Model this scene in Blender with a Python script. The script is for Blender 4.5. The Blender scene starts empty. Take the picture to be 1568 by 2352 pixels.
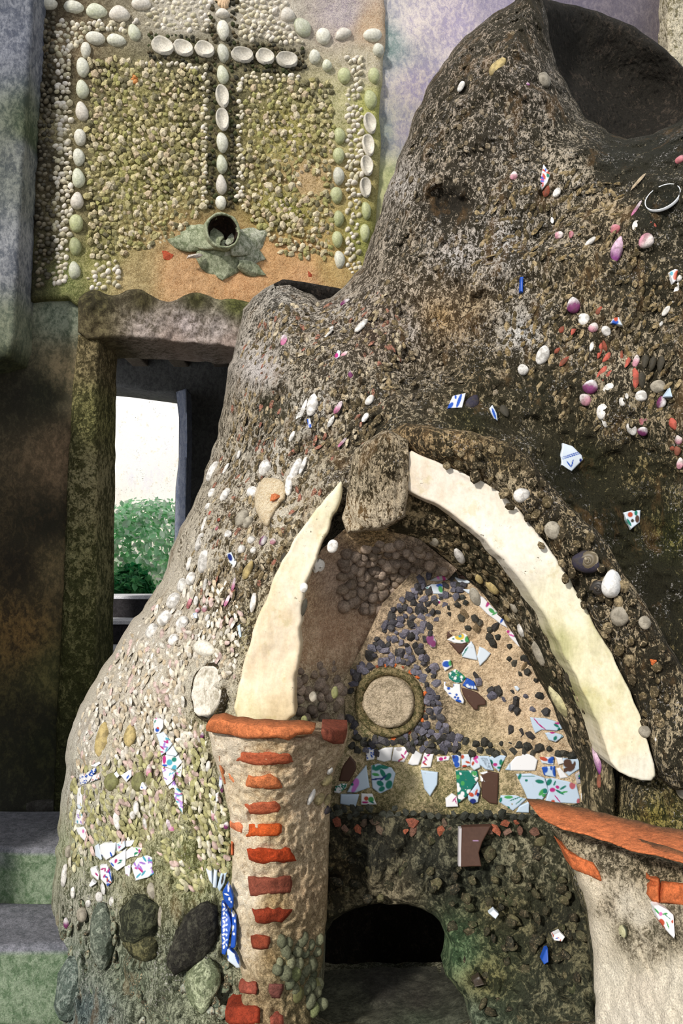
import bpy, math, random
import numpy as np
from mathutils import Vector, Matrix

# ------------------------------------------------------------------ camera, sky, sun, exposure
IW, IH, FPX = 1568, 2352, 1900.0
CZ = 1.25
TH = math.atan((1290 - 1176) / FPX)
SC = bpy.context.scene
COL = SC.collection
cam_d = bpy.data.cameras.new('camera')
cam = bpy.data.objects.new('camera', cam_d)
COL.objects.link(cam)
cam.location = (0, 0, CZ)
cam.rotation_euler = (math.pi / 2 + TH, 0, 0)
cam_d.sensor_fit = 'VERTICAL'
cam_d.sensor_height = 36.0
cam_d.lens = FPX / IH * 36.0
cam_d.clip_end = 100
SC.camera = cam

wd = bpy.data.worlds.new('sky')
SC.world = wd
wd.use_nodes = True
bg = wd.node_tree.nodes['Background']
bg.inputs[0].default_value = (0.93, 0.96, 1.0, 1)
bg.inputs[1].default_value = 0.85
sun_d = bpy.data.lights.new('sun', 'SUN')
sun = bpy.data.objects.new('sun', sun_d)
COL.objects.link(sun)
sun_d.energy = 3.5
sun_d.angle = math.radians(5.0)
sun_d.color = (1.0, 0.95, 0.88)
sun.rotation_euler = Vector((0.50, 0.73, -0.46)).to_track_quat('-Z', 'Y').to_euler()
sun.location = (-4, -4, 5)
SC.view_settings.view_transform = 'Standard'
SC.view_settings.look = 'None'
SC.view_settings.gamma = 1.0
SC.view_settings.use_curve_mapping = False
SC.view_settings.exposure = 0.05

rng = np.random.default_rng(7)
R = random.Random(11)

# ------------------------------------------------------------------ helpers
def lin(c):
    c = np.asarray(c, float) / 255.0
    return np.where(c <= 0.04045, c / 12.92, ((c + 0.055) / 1.055) ** 2.4)

def UP(u, v, Y):
    """the point at world distance Y on the ray through photo pixel (u, v)"""
    u, v, Y = np.broadcast_arrays(np.asarray(u, float), np.asarray(v, float), np.asarray(Y, float))
    dx = (u - IW / 2) / FPX
    dz = -(v - IH / 2) / FPX
    yy = math.cos(TH) - dz * math.sin(TH)
    zz = math.sin(TH) + dz * math.cos(TH)
    return np.stack([dx / yy * Y, Y, CZ + zz / yy * Y], -1)

def wall_plane(a, b):
    """depth of the vertical plane Y = a + b X along each ray"""
    def f(u, v):
        p = UP(u, v, np.ones(np.shape(u)))
        return a / (1 - b * p[..., 0])
    return f

def _hash(ix, iy, iz, s):
    h = (ix * 374761393 + iy * 668265263 + iz * 2147483647 + s * 974711) & 0xffffffff
    h = ((h ^ (h >> 13)) * 1274126177) & 0xffffffff
    return ((h ^ (h >> 16)) & 0xffff) / 65535.0 * 2 - 1

def vnoise(P, s=0):
    P = np.asarray(P, float)
    i = np.floor(P).astype(np.int64)
    f = P - i
    f = f * f * (3 - 2 * f)
    out = 0
    for a in (0, 1):
        for b in (0, 1):
            for c in (0, 1):
                w = (f[..., 0] if a else 1 - f[..., 0]) * (f[..., 1] if b else 1 - f[..., 1]) * (f[..., 2] if c else 1 - f[..., 2])
                out = out + w * _hash(i[..., 0] + a, i[..., 1] + b, i[..., 2] + c, s)
    return out

def fbm(P, freq, octv=3, s=0, gain=0.5):
    o, a = 0, 1.0
    for k in range(octv):
        o = o + a * vnoise(P * freq * 2 ** k + 7.3 * k, s + k)
        a *= gain
    return o

def rbf(cps):
    c = np.array(cps, float)
    p, y = c[:, :2] / 1000.0, c[:, 2]
    n = len(p)
    D = np.linalg.norm(p[:, None] - p[None], axis=-1)
    A = np.zeros((n + 3, n + 3))
    A[:n, :n] = D
    A[:n, n] = 1; A[:n, n + 1:] = p
    A[n, :n] = 1; A[n + 1:, :n] = p.T
    w = np.linalg.lstsq(A, np.r_[y, 0, 0, 0], rcond=None)[0]
    def f(u, v):
        u, v = np.broadcast_arrays(np.asarray(u, float), np.asarray(v, float))
        q = np.stack([u.ravel(), v.ravel()], -1) / 1000.0
        r = np.full(len(q), w[n]) + q @ w[n + 1:]
        for k in range(n):
            r = r + w[k] * np.hypot(q[:, 0] - p[k, 0], q[:, 1] - p[k, 1])
        return r.reshape(u.shape)
    return f

def idw(rows, power=3.0):
    """rows: (u, v, colA, colB, amount) -> arrays at pixels"""
    p = np.array([r[:2] for r in rows], float)
    val = np.array([np.r_[lin(r[2]), lin(r[3]), r[4]] for r in rows])
    def f(u, v):
        d = np.hypot(u[:, None] - p[None, :, 0], v[:, None] - p[None, :, 1]) + 6
        w = d ** -power
        w /= w.sum(1, keepdims=True)
        return w @ val
    return f

def flat(ca, cb, amt):
    val = np.r_[lin(ca), lin(cb), amt]
    return lambda u, v: np.broadcast_to(val, (len(u), 7))

def inpoly(u, v, loops):
    u = np.asarray(u, float); v = np.asarray(v, float)
    ins = np.zeros(u.shape, bool)
    for L in loops:
        x, y = L[:, 0], L[:, 1]
        x2, y2 = np.roll(x, -1), np.roll(y, -1)
        for k in range(len(L)):
            c = (y[k] > v) != (y2[k] > v)
            if c.any():
                ins ^= c & (u < (x2[k] - x[k]) * (v - y[k]) / (y2[k] - y[k] + 1e-12) + x[k])
    return ins

def nearpoly(u, v, loops, cap=1e9):
    best = np.full(u.shape, cap); bu = u.copy(); bv = v.copy()
    for L in loops:
        a, b = L, np.roll(L, -1, 0)
        for k in range(len(L)):
            ab = b[k] - a[k]
            t = np.clip(((u - a[k, 0]) * ab[0] + (v - a[k, 1]) * ab[1]) / (ab @ ab + 1e-9), 0, 1)
            qu, qv = a[k, 0] + t * ab[0], a[k, 1] + t * ab[1]
            d = np.hypot(u - qu, v - qv)
            m = d < best
            best[m] = d[m]; bu[m] = qu[m]; bv[m] = qv[m]
    return best, bu, bv

def rough(poly, amp, step=12, seed=0):
    """resample a pixel outline and make it uneven"""
    P = np.array(poly, float)
    Q = np.roll(P, -1, 0)
    pts = []
    for a, b in zip(P, Q):
        n = max(1, int(np.hypot(*(b - a)) / step))
        for k in range(n):
            pts.append(a + (b - a) * k / n)
    pts = np.array(pts)
    z = np.c_[pts / (step * 2.2), np.full(len(pts), seed * 3.7)]
    return pts + np.c_[vnoise(z, 3), vnoise(z, 9)] * amp

def smooth(poly, n=2):
    P = np.array(poly, float)
    for _ in range(n):
        Q = np.roll(P, -1, 0)
        P = np.stack([0.75 * P + 0.25 * Q, 0.25 * P + 0.75 * Q], 1).reshape(-1, 2)
    return P

WLOC = {}
def link(name, data, parent=None, loc=(0, 0, 0), label=None, cat=None, group=None, kind=None, rot=None, scale=None):
    o = bpy.data.objects.new(name, data)
    COL.objects.link(o)
    loc = Vector(loc)
    WLOC[o.name] = loc
    if parent is not None:
        o.parent = parent
        loc = loc - WLOC[parent.name]
    o.location = loc
    if rot is not None:
        o.rotation_euler = rot
    if scale is not None:
        o.scale = scale
    for k, x in (('label', label), ('category', cat), ('group', group), ('kind', kind)):
        if x:
            o[k] = x
    return o

def mesh(name, V, Fc, mat, smooth_=True, attrs=None):
    """V (n,3); Fc list of arrays (m,k)"""
    me = bpy.data.meshes.new(name)
    V = np.asarray(V, np.float32)
    if not isinstance(Fc, list):
        Fc = [Fc]
    Fc = [np.asarray(f, np.int32) for f in Fc if len(f)]
    idx = np.concatenate([f.ravel() for f in Fc])
    cnt = np.concatenate([np.full(len(f), f.shape[1], np.int32) for f in Fc])
    me.vertices.add(len(V)); me.vertices.foreach_set('co', V.ravel())
    me.loops.add(len(idx)); me.loops.foreach_set('vertex_index', idx)
    me.polygons.add(len(cnt))
    me.polygons.foreach_set('loop_start', np.r_[0, np.cumsum(cnt)[:-1]].astype(np.int32))
    me.polygons.foreach_set('loop_total', cnt)
    me.polygons.foreach_set('use_smooth', np.full(len(cnt), bool(smooth_)))
    for nm, arr in (attrs or {}).items():
        arr = np.asarray(arr, np.float32)
        if arr.ndim == 1:
            at = me.attributes.new(nm, 'FLOAT', 'POINT'); at.data.foreach_set('value', arr)
        else:
            at = me.attributes.new(nm, 'FLOAT_COLOR', 'POINT')
            at.data.foreach_set('color', np.c_[arr, np.ones(len(arr))].astype(np.float32).ravel())
    me.update(calc_edges=True)
    me.validate()
    if mat:
        me.materials.append(mat)
    return me

def slab(name, poly, dep, mat, cols, parent=None, holes=(), res=5, thick=0.06, edge=(0, 0), amp=(), rag=0, seed=0, paint=None, fn=None, backcol=None, shift=(0, 0), **kw):
    """a solid relief: outline given by the thing's corners, surface at depth dep, rounded rim, sides going back by thick"""
    loops = [rough(L, rag, seed=seed) if rag else np.array(L, float) for L in [poly, *holes]]
    allp = np.concatenate(loops)
    u0, v0 = allp.min(0) - res; u1, v1 = allp.max(0) + res
    gu = np.arange(u0, u1 + res, res); gv = np.arange(v0, v1 + res, res)
    U, V = np.meshgrid(gu, gv)
    nu = len(gu)
    U = U.ravel(); V = V.ravel()
    ins = inpoly(U, V, loops)
    g = np.arange(len(U)).reshape(len(gv), nu)
    q = np.stack([g[:-1, :-1], g[1:, :-1], g[1:, 1:], g[:-1, 1:]], -1).reshape(-1, 4)
    q = q[ins[q].any(1)]
    used, inv = np.unique(q, return_inverse=True)
    q = inv.reshape(q.shape)
    U = U[used]; V = V[used]; ins = ins[used]
    dist, bu, bv = nearpoly(U, V, loops)
    U = np.where(ins, U, bu); V = np.where(ins, V, bv)
    dist = np.where(ins, dist, 0)
    Y = dep(U, V)
    if edge[0]:
        t = np.clip(dist / edge[0], 0, 1)
        Y = Y + edge[1] * (1 - np.sqrt(np.maximum(0, 1 - (1 - t) ** 2)))
    P = UP(U, V, Y)
    fade = np.clip(dist / (res * 2), 0.25, 1)
    for (fr, am, oc) in amp:
        Y = Y - am * fbm(P, fr, oc, seed) * fade
    if fn is not None:
        Y = Y - fn(U, V, P, dist)
    P = UP(U, V, Y)
    C = np.array(cols(U, V)) if cols is not None else None
    # boundary edges -> sides
    e = np.concatenate([q[:, [0, 1]], q[:, [1, 2]], q[:, [2, 3]], q[:, [3, 0]]])
    key = np.sort(e, 1); key = key[:, 0].astype(np.int64) * len(U) + key[:, 1]
    _, first, cnt = np.unique(key, return_index=True, return_counts=True)
    be = e[first[cnt == 1]]
    bvs, inv = np.unique(be, return_inverse=True)
    be2 = inv.reshape(be.shape) + len(U)
    back = UP(U[bvs], V[bvs], Y[bvs])
    back[:, 1] += thick
    back[:, 0] += shift[0]; back[:, 2] += shift[1]
    side = np.stack([be[:, 1], be[:, 0], be2[:, 0], be2[:, 1]], -1)
    allV = np.concatenate([P, back])
    ctr = allV.mean(0)
    attrs = {}
    if C is not None:
        Cb = C[bvs].copy()
        if backcol is not None:  # darker side colour: shade put into the capping bricks
            Cb[:, :3] = lin(backcol[0]); Cb[:, 3:6] = lin(backcol[1])
        C = np.concatenate([C, Cb])
        attrs = {'ca': C[:, :3], 'cb': C[:, 3:6], 'amt': C[:, 6]}
    if paint is not None:
        pc = paint(U, V)
        attrs['tint'] = np.concatenate([pc, pc[bvs]])
    me = mesh(name, allV - ctr, [q, side], mat, True, attrs)
    o = link(name, me, parent, ctr, **kw)
    return o

# ------------------------------------------------------------------ materials
class NT:
    def __init__(s, name):
        s.m = bpy.data.materials.new(name); s.m.use_nodes = True
        s.t = s.m.node_tree; s.b = s.t.nodes['Principled BSDF']
        s.tc = s.t.nodes.new('ShaderNodeTexCoord')
        s.geo = s.t.nodes.new('ShaderNodeNewGeometry')
    def n(s, typ, **props):
        x = s.t.nodes.new(typ)
        for k, v in props.items():
            setattr(x, k, v)
        return x
    def put(s, sock, val):
        if hasattr(val, 'links') or isinstance(val, bpy.types.NodeSocket):
            s.t.links.new(val, sock)
        elif val is not None:
            sock.default_value = val
    def pos(s, scale=(1, 1, 1)):
        x = s.n('ShaderNodeMapping'); s.put(x.inputs[0], s.geo.outputs['Position']); x.inputs['Scale'].default_value = scale
        return x.outputs[0]
    def noise(s, scale, detail=4, rough_=0.6, vec=None, dist=0.0):
        x = s.n('ShaderNodeTexNoise'); s.put(x.inputs['Vector'], vec if vec is not None else s.geo.outputs['Position'])
        x.inputs['Scale'].default_value = scale; x.inputs['Detail'].default_value = detail
        x.inputs['Roughness'].default_value = rough_; x.inputs['Distortion'].default_value = dist
        return x.outputs[0]
    def vor(s, scale, feature='F1', vec=None):
        x = s.n('ShaderNodeTexVoronoi', feature=feature); s.put(x.inputs['Vector'], vec if vec is not None else s.geo.outputs['Position'])
        x.inputs['Scale'].default_value = scale
        return x.outputs[0]
    def rng(s, val, a, b, c=0.0, d=1.0, smooth_=True):
        x = s.n('ShaderNodeMapRange'); x.interpolation_type = 'SMOOTHSTEP' if smooth_ else 'LINEAR'
        s.put(x.inputs[0], val)
        for k, y in zip((1, 2, 3, 4), (a, b, c, d)):
            s.put(x.inputs[k], y)
        return x.outputs[0]
    def math(s, op, a, b=0.0, c=None):
        x = s.n('ShaderNodeMath', operation=op); s.put(x.inputs[0], a); s.put(x.inputs[1], b)
        if c is not None:
            s.put(x.inputs[2], c)
        return x.outputs[0]
    def mix(s, f, a, b, mode='MIX'):
        x = s.n('ShaderNodeMix', data_type='RGBA', blend_type=mode)
        s.put(x.inputs[0], f)
        for sk, y in ((x.inputs[6], a), (x.inputs[7], b)):
            s.put(sk, (*y, 1) if isinstance(y, (tuple, list, np.ndarray)) and len(y) == 3 else y)
        return x.outputs[2]
    def attr(s, nm, fac=False):
        x = s.n('ShaderNodeAttribute'); x.attribute_name = nm
        return x.outputs['Fac' if fac else 'Color']
    def bump(s, h, strength=0.6, dist=0.004, nrm=None):
        x = s.n('ShaderNodeBump'); s.put(x.inputs['Height'], h); x.inputs['Strength'].default_value = strength
        x.inputs['Distance'].default_value = dist
        if nrm is not None:
            s.put(x.inputs['Normal'], nrm)
        return x.outputs[0]
    def done(s, col, rough_=0.85, nrm=None, spec=0.25):
        s.put(s.b.inputs['Base Color'], (*col, 1) if isinstance(col, (tuple, list, np.ndarray)) else col)
        s.put(s.b.inputs['Roughness'], rough_)
        s.b.inputs['Specular IOR Level'].default_value = spec
        if nrm is not None:
            s.put(s.b.inputs['Normal'], nrm)
        return s.m

def mortar(name, scale=60, width=0.10, streak=(1, 1, 1), bumpd=0.005, fine=320, pits=0.0, var=0.5, third=0.0):
    s = NT(name)
    p = s.pos(streak)
    n1 = s.noise(scale, 7, 0.68, p, 0.6)
    n2 = s.noise(scale * 3.3, 5, 0.65, p)
    big = s.noise(scale * 0.22, 3, 0.5, p)
    amt = s.attr('amt', True)
    mixn = s.math('ADD', s.math('MULTIPLY', n1, 0.55), s.math('ADD', s.math('MULTIPLY', n2, 0.3), s.math('MULTIPLY', big, 0.15)))
    # noise is centred on 0.5 with a small spread: amount 0..1 shifts the threshold
    k = s.math('ADD', mixn, s.math('MULTIPLY', s.math('SUBTRACT', amt, 0.5), 0.30))
    f = s.rng(k, 0.5 - width * 0.5, 0.5 + width * 0.5)
    c = s.mix(f, s.attr('ca'), s.attr('cb'))
    fn = s.noise(fine, 4, 0.7)
    c = s.mix(1.0, c, s.mix(s.rng(fn, 0.3, 0.7), (1 - var,) * 3, (1 + var * 0.7,) * 3), 'MULTIPLY')
    if third:      # grey white lichen dots and warm stains
        li = s.math('MULTIPLY', s.rng(s.noise(150, 5, 0.75), 0.57, 0.62), s.rng(s.noise(9, 4, 0.6), 0.50, 0.62))
        c = s.mix(s.math('MULTIPLY', li, 0.8), c, tuple(lin((206, 200, 196))))
        wa = s.rng(s.noise(14, 5, 0.65, s.pos((1, 1, 0.4))), 0.54, 0.66, 0.0, 0.35)
        c = s.mix(wa, c, tuple(lin((128, 98, 62))))
    h = s.math('ADD', s.math('MULTIPLY', n1, 1.0), s.math('ADD', s.math('MULTIPLY', n2, 0.5), s.math('MULTIPLY', fn, 0.25)))
    if pits:
        vr = s.vor(scale * 1.3, 'F1', p)
        h = s.math('ADD', h, s.math('MULTIPLY', s.rng(vr, 0.0, 0.55), pits))
    return s.done(c, 0.9, s.bump(h, 0.85, bumpd), 0.15)

M = {}
M['mortar'] = mortar('shell_mortar', 96, 0.045, (1, 1, 0.52), 0.011, 380, 0.5, 0.6, 1.0)
M['plaster'] = mortar('old_plaster', 38, 0.2, (1, 1, 0.7), 0.0022, 260, 0, 0.18)
M['sandy'] = mortar('sandy_render', 120, 0.14, (1, 1, 1), 0.005, 420, 0.3, 0.35)
M['rubble'] = mortar('rubble_mortar', 40, 0.10, (1, 1, 0.8), 0.010, 240, 0.7, 0.5)
M['stone'] = mortar('mossy_stone', 45, 0.22, (1, 1, 0.8), 0.003, 300, 0.1, 0.35)
def wash():
    m = mortar('lime_wash', 12, 0.35, (1, 1, 0.35), 0.0012, 130, 0, 0.08)
    s = NT.__new__(NT); s.m = m; s.t = m.node_tree; s.b = s.t.nodes['Principled BSDF']; s.geo = s.t.nodes['Geometry']
    old = s.b.inputs['Base Color'].links[0].from_socket
    sp = s.noise(60, 5, 0.7); where = s.noise(7, 3, 0.6)
    f = s.math('MULTIPLY', s.rng(sp, 0.60, 0.66), s.rng(where, 0.50, 0.62))
    c = s.mix(f, old, tuple(lin((70, 66, 44))))
    c = s.mix(s.math('MULTIPLY', s.rng(s.noise(18, 5, 0.7), 0.56, 0.68), 0.35), c, tuple(lin((176, 164, 100))))
    s.t.links.new(c, s.b.inputs['Base Color'])
    return m
M['wash'] = wash()
M['brickm'] = mortar('terracotta', 60, 0.3, (1, 1, 1), 0.0035, 380, 0.2, 0.28)

def piece_mat(name, rough_=0.75, bump=0.002, var=0.35, gl=0.2, scale=220, crust=0.0, speck=0.0):
    s = NT(name)
    oi = s.n('ShaderNodeObjectInfo')
    c = s.attr('tint')
    n = s.noise(scale, 5, 0.65)
    c = s.mix(1.0, c, s.mix(s.rng(n, 0.3, 0.7), (1 - var,) * 3, (1 + var * 0.6,) * 3), 'MULTIPLY')
    v = s.rng(oi.outputs['Random'], 0, 1, 0.86, 1.14, False)
    vv = s.n('ShaderNodeCombineColor'); [s.put(vv.inputs[k], v) for k in range(3)]
    c = s.mix(1.0, c, vv.outputs[0], 'MULTIPLY')
    if crust:       # dirt and lichen that grew over the piece
        d = s.noise(75, 6, 0.72)
        c = s.mix(s.rng(d, 0.47, 0.58, 0.0, crust), c, tuple(lin((62, 55, 42))))
    if speck:
        d2 = s.noise(190, 5, 0.75)
        c = s.mix(s.rng(d2, 0.54, 0.62, 0.0, speck), c, tuple(lin((188, 168, 136))))
    return s.done(c, rough_, s.bump(n, 0.8, bump), gl)
M['shell'] = piece_mat('weathered_shell', 0.6, 0.0008, 0.25, 0.3, 150)
M['pebble'] = piece_mat('mossy_pebble', 0.85, 0.0015, 0.45, 0.15, 260)
M['crust'] = piece_mat('crusted_lump', 0.9, 0.004, 0.5, 0.1, 170, 0.9, 0.75)
M['crustd'] = piece_mat('dark_conglomerate', 0.9, 0.005, 0.5, 0.1, 150, 0.7, 0.32)
M['dirty'] = piece_mat('dirty_shell', 0.65, 0.0015, 0.3, 0.25, 150, 0.55, 0.0)
M['chip'] = piece_mat('dark_slag_chip', 0.7, 0.0025, 0.5, 0.3, 300)

def glaze():
    s = NT('glazed_ceramic')
    c = s.attr('tint')
    n = s.noise(90, 5, 0.7)
    dirt = s.rng(n, 0.60, 0.78, 0.0, 0.5)
    c = s.mix(dirt, c, tuple(lin((150, 135, 105))))
    return s.done(c, 0.42, s.bump(s.noise(45, 2), 0.15, 0.002), 0.28)
M['glaze'] = glaze()
M['oldglaze'] = piece_mat('worn_brown_glaze', 0.6, 0.0006, 0.12, 0.12, 90)

# ------------------------------------------------------------------ unit piece meshes
def ico(sub):
    import bmesh
    bm = bmesh.new()
    bmesh.ops.create_icosphere(bm, subdivisions=sub, radius=1.0)
    bm.verts.ensure_lookup_table()
    V = np.array([v.co[:] for v in bm.verts]); Fc = np.array([[v.index for v in f.verts] for f in bm.faces])
    bm.free()
    return V, Fc
ICO1, ICO2, ICO3 = ico(1), ico(2), ico(3)

def pebble_geo(seed, base=ICO1, amp=0.25):
    V, Fc = base
    V = V.copy()
    d = 1 + amp * vnoise(V * 1.3 + seed * 5.1, seed)
    V = V * d[:, None]
    V[:, 2] = np.maximum(V[:, 2], -0.5)
    return V, Fc

def chip_geo(seed):
    r = np.random.default_rng(seed)
    V, Fc = ICO1
    V = V.copy()
    for _ in range(9):          # cut flat facets
        n = r.normal(size=3); n /= np.linalg.norm(n)
        h = r.uniform(0.36, 0.74)
        d = V @ n
        V = V - np.outer(np.maximum(0, d - h), n)
    V[:, 2] = np.maximum(V[:, 2], -0.4)
    return V, Fc

def dome_geo(nr=6, na=20, rings=0.05, pinch=0.0, ribs=0, cup=False, seed=0):
    """clam valve: oval dome with growth rings (or radial ribs); cup = hollow side outwards"""
    rr = np.linspace(0, 1, nr + 1)
    V = [(0, 0, 1)]; Fc3 = []; Fc4 = []
    for i in range(1, nr + 1):
        for k in range(na):
            a = 2 * math.pi * k / na
            r = rr[i]
            x, y = r * math.cos(a), r * math.sin(a)
            x *= 1 - pinch * max(0, y)
            wob = 1 + 0.05 * math.sin(3 * a + seed)
            z = math.sqrt(max(0, 1 - r ** 2.2)) if not cup else (0.25 + 0.75 * r ** 2)
            z += rings * (1 if i % 2 else -1) * (r < 0.98)
            if ribs:
                z += 0.10 * math.cos(ribs * a) * r; wob += 0.05 * math.cos(ribs * a)
            V.append((x * wob, y * wob, z))
    if cup:
        V[0] = (0, 0, 0.25)
        for k in range(na):     # outer lip
            a = 2 * math.pi * k / na
            V.append((1.14 * math.cos(a), 1.12 * math.sin(a), 0.0))
    n = nr + (1 if cup else 0)
    for k in range(na):
        Fc3.append((0, 1 + k, 1 + (k + 1) % na))
    for i in range(n - 1):
        for k in range(na):
            a, b = 1 + i * na + k, 1 + i * na + (k + 1) % na
            Fc4.append((a, a + na, b + na, b))
    if not cup:
        st = len(V)
        for k in range(na):
            a = 2 * math.pi * k / na
            x, y = math.cos(a), math.sin(a); x *= 1 - pinch * max(0, y)
            V.append((x * 0.98, y * 0.98, -0.5))
        base = 1 + (nr - 1) * na
        for k in range(na):
            Fc4.append((base + k, st + k, st + (k + 1) % na, base + (k + 1) % na))
    return np.array(V, float), [np.array(Fc3), np.array(Fc4)]

def lens_geo(seed=0):
    """mussel or chip set on edge: long, pointed, thin"""
    V = []; Fc3 = []; Fc4 = []
    ts = [-1, -0.7, -0.25, 0.25, 0.7, 1]
    for t in ts[1:-1]:
        w = (1 - t * t) ** 0.6 * (1 + 0.12 * math.sin(seed + t * 3))
        b = 0.18 * math.sin(seed * 1.7) * (1 - t * t)
        V += [(-w + b, t, 0), (-w * 0.45 + b, t, 0.75 * (1 - 0.4 * t * t)), (w * 0.45 + b, t, 0.75 * (1 - 0.4 * t * t)), (w + b, t, 0)]
    a, z = len(V), len(V) + 1
    V += [(0, -1, 0), (0, 1, 0)]
    for i in range(3):
        for k in range(3):
            p = i * 4 + k
            Fc4.append((p, p + 1, p + 5, p + 4))
    for k in range(3):
        Fc3.append((a, k + 1, k)); Fc3.append((z, 12 + k, 12 + k + 1))
    V = np.array(V, float)
    return V, [np.array(Fc3)[:, ::-1], np.array(Fc4)[:, ::-1]]

def flist(F_):
    return F_ if isinstance(F_, list) else [F_]

def unit(name, geo, mat, tint, sm=True, fn=None):
    V, Fc = geo
    T = np.tile(lin(tint), (len(V), 1)) if fn is None else fn(V)
    return mesh(name, V, flist(Fc), mat, sm, {'tint': T})

def frames(dep, u, v, e=4.0):
    p = UP(u, v, dep(u, v)); x = UP(u + e, v, dep(u + e, v)) - p; y = UP(u, v - e, dep(u, v - e)) - p
    n = np.cross(x, y); n /= np.linalg.norm(n, axis=-1, keepdims=True)
    x = x / np.linalg.norm(x, axis=-1, keepdims=True)
    y = np.cross(n, x)
    return p, x, y, n

def mats(dep, u, v, hw, hh, hz, ang, sink=0.0, tilt=None, e=4.0):
    """arrays -> world 3x4: long axis turned ang degrees clockwise from up; sizes in photo pixels"""
    u, v = np.asarray(u, float), np.asarray(v, float)
    p, x, y, n = frames(dep, u, v, e)
    s = (p[:, 1] / FPX)[:, None]
    a = np.radians(np.broadcast_to(np.asarray(ang, float), u.shape))[:, None]
    yy = np.cos(a) * y + np.sin(a) * x
    xx = np.cos(a) * x - np.sin(a) * y
    if tilt is not None:
        n2 = n + tilt; n2 /= np.linalg.norm(n2, axis=1, keepdims=True)
        xx = np.cross(yy, n2); xx /= np.linalg.norm(xx, axis=1, keepdims=True)
        yy = np.cross(n2, xx); n = n2
    B = lambda q: np.broadcast_to(np.asarray(q, float), u.shape)[:, None]
    return np.stack([xx * B(hw) * s, yy * B(hh) * s, n * B(hz) * s, p + n * B(sink) * s], -1)

def place(name, me, m, parent, **kw):
    """one piece of its own: shared mesh, own transform"""
    o = link(name, me, parent, m[:, 3], **kw)
    A = Matrix([list(m[0, :3]), list(m[1, :3]), list(m[2, :3])])
    c = [A.col[k].length for k in range(3)]
    Rm = Matrix(((A[0][0] / c[0], A[0][1] / c[1], A[0][2] / c[2]), (A[1][0] / c[0], A[1][1] / c[1], A[1][2] / c[2]), (A[2][0] / c[0], A[2][1] / c[1], A[2][2] / c[2])))
    o.rotation_euler = Rm.to_euler(); o.scale = c
    return o

def joined(name, geos, ms, tints, mat, parent, sm=False, **kw):
    """many tiny pieces as one mesh of real geometry"""
    if len(ms) == 0:
        return None
    ms = np.asarray(ms); tints = np.asarray(tints)
    Vs, Ts, F3, F4, off = [], [], [], [], 0
    which = np.arange(len(ms)) % len(geos)
    for g, (V, Fc) in enumerate(geos):
        k = ms[which == g]
        if not len(k):
            continue
        P = np.einsum('kij,vj->kvi', k[:, :, :3], V) + k[:, None, :, 3]
        Vs.append(P.reshape(-1, 3)); Ts.append(np.repeat(tints[which == g], len(V), 0))
        o = off + np.arange(len(k)) * len(V)
        for f in flist(Fc):
            (F3 if f.shape[1] == 3 else F4).append((f[None] + o[:, None, None]).reshape(-1, f.shape[1]))
        off += len(k) * len(V)
    V = np.concatenate(Vs); c = V.mean(0)
    Fs = [np.concatenate(x) for x in (F3, F4) if x]
    me = mesh(name, V - c, Fs, mat, sm, {'tint': np.concatenate(Ts)})
    return link(name, me, parent, c, kind='stuff', **kw)

def scatter(poly, sp, seed=0, holes=(), jit=0.35, aspect=1.0):
    P = np.array(poly, float)
    r = np.random.default_rng(seed)
    u0, v0 = P.min(0); u1, v1 = P.max(0)
    gv = np.arange(v0, v1, sp * 0.87 * aspect)
    pts = []
    for i, y in enumerate(gv):
        x = np.arange(u0 + (i % 2) * sp / 2, u1, sp)
        pts.append(np.c_[x, np.full(len(x), y)])
    pts = np.concatenate(pts)
    pts += r.uniform(-jit, jit, pts.shape) * sp * np.array([1, aspect])
    k = inpoly(pts[:, 0], pts[:, 1], [P])
    for h in holes:
        k &= ~inpoly(pts[:, 0], pts[:, 1], [np.array(h, float)])
    return pts[k]

def tints(n, cols, seed=0, var=0.12):
    r = np.random.default_rng(seed)
    L = np.array([lin(c) for c in cols])
    t = L[r.integers(0, len(L), n)]
    return t * r.uniform(1 - var, 1 + var, (n, 1))

def field(name, pts, dep, geos, cols, mat, parent, hw, hh, hz, ang, n_own, sink=0.0, seed=0, sm=False, tilt=0.0, label=None):
    """pts: pixel centres. The n_own biggest become objects of their own (shared meshes), the rest one 'stuff' part"""
    r = np.random.default_rng(seed + 50)
    n = len(pts)
    k = r.uniform(0.75, 1.3, n)
    w = hw * k * r.uniform(0.85, 1.15, n); h = hh * k * r.uniform(0.85, 1.2, n); z = hz * k * r.uniform(0.8, 1.3, n)
    an = ang + r.normal(0, 1, n) * (25 if hh > hw * 1.15 else 90)
    tl = r.normal(0, tilt, (n, 3)) if tilt else None
    ms = mats(dep, pts[:, 0], pts[:, 1], w, h, z, an, sink, tl)
    tn = tints(n, cols, seed)
    order = np.argsort(-(w * h))
    own, rest = order[:n_own], order[n_own:]
    lib = []
    for g in range(min(len(geos) * 3, 18)):
        V, Fc = geos[g % len(geos)]
        c = lin(cols[g % len(cols)])
        lib.append(mesh(name, V, flist(Fc), mat, sm, {'tint': np.tile(c, (len(V), 1))}))
    for i, j in enumerate(own):
        place(name, lib[int(r.integers(0, len(lib)))], ms[j], parent)
    if len(rest):
        joined(name + '_rubble' if 'rubble' not in name else name, geos, ms[rest], tn[rest], mat, parent, sm)

GP = [pebble_geo(i) for i in range(6)]
GC = [chip_geo(i + 3) for i in range(8)]
GL = [lens_geo(i) for i in range(5)]
GD = [dome_geo(3, 9, 0.0, 0.1, seed=i) for i in range(3)]

exec_order = []
# ================================================================== THE SETTING
WALL = wall_plane(3.275, 0.25)          # back wall: its right end stands farther off
def off(f, d):
    return lambda u, v: f(u, v) - d
DARK = (48, 46, 36)

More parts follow.
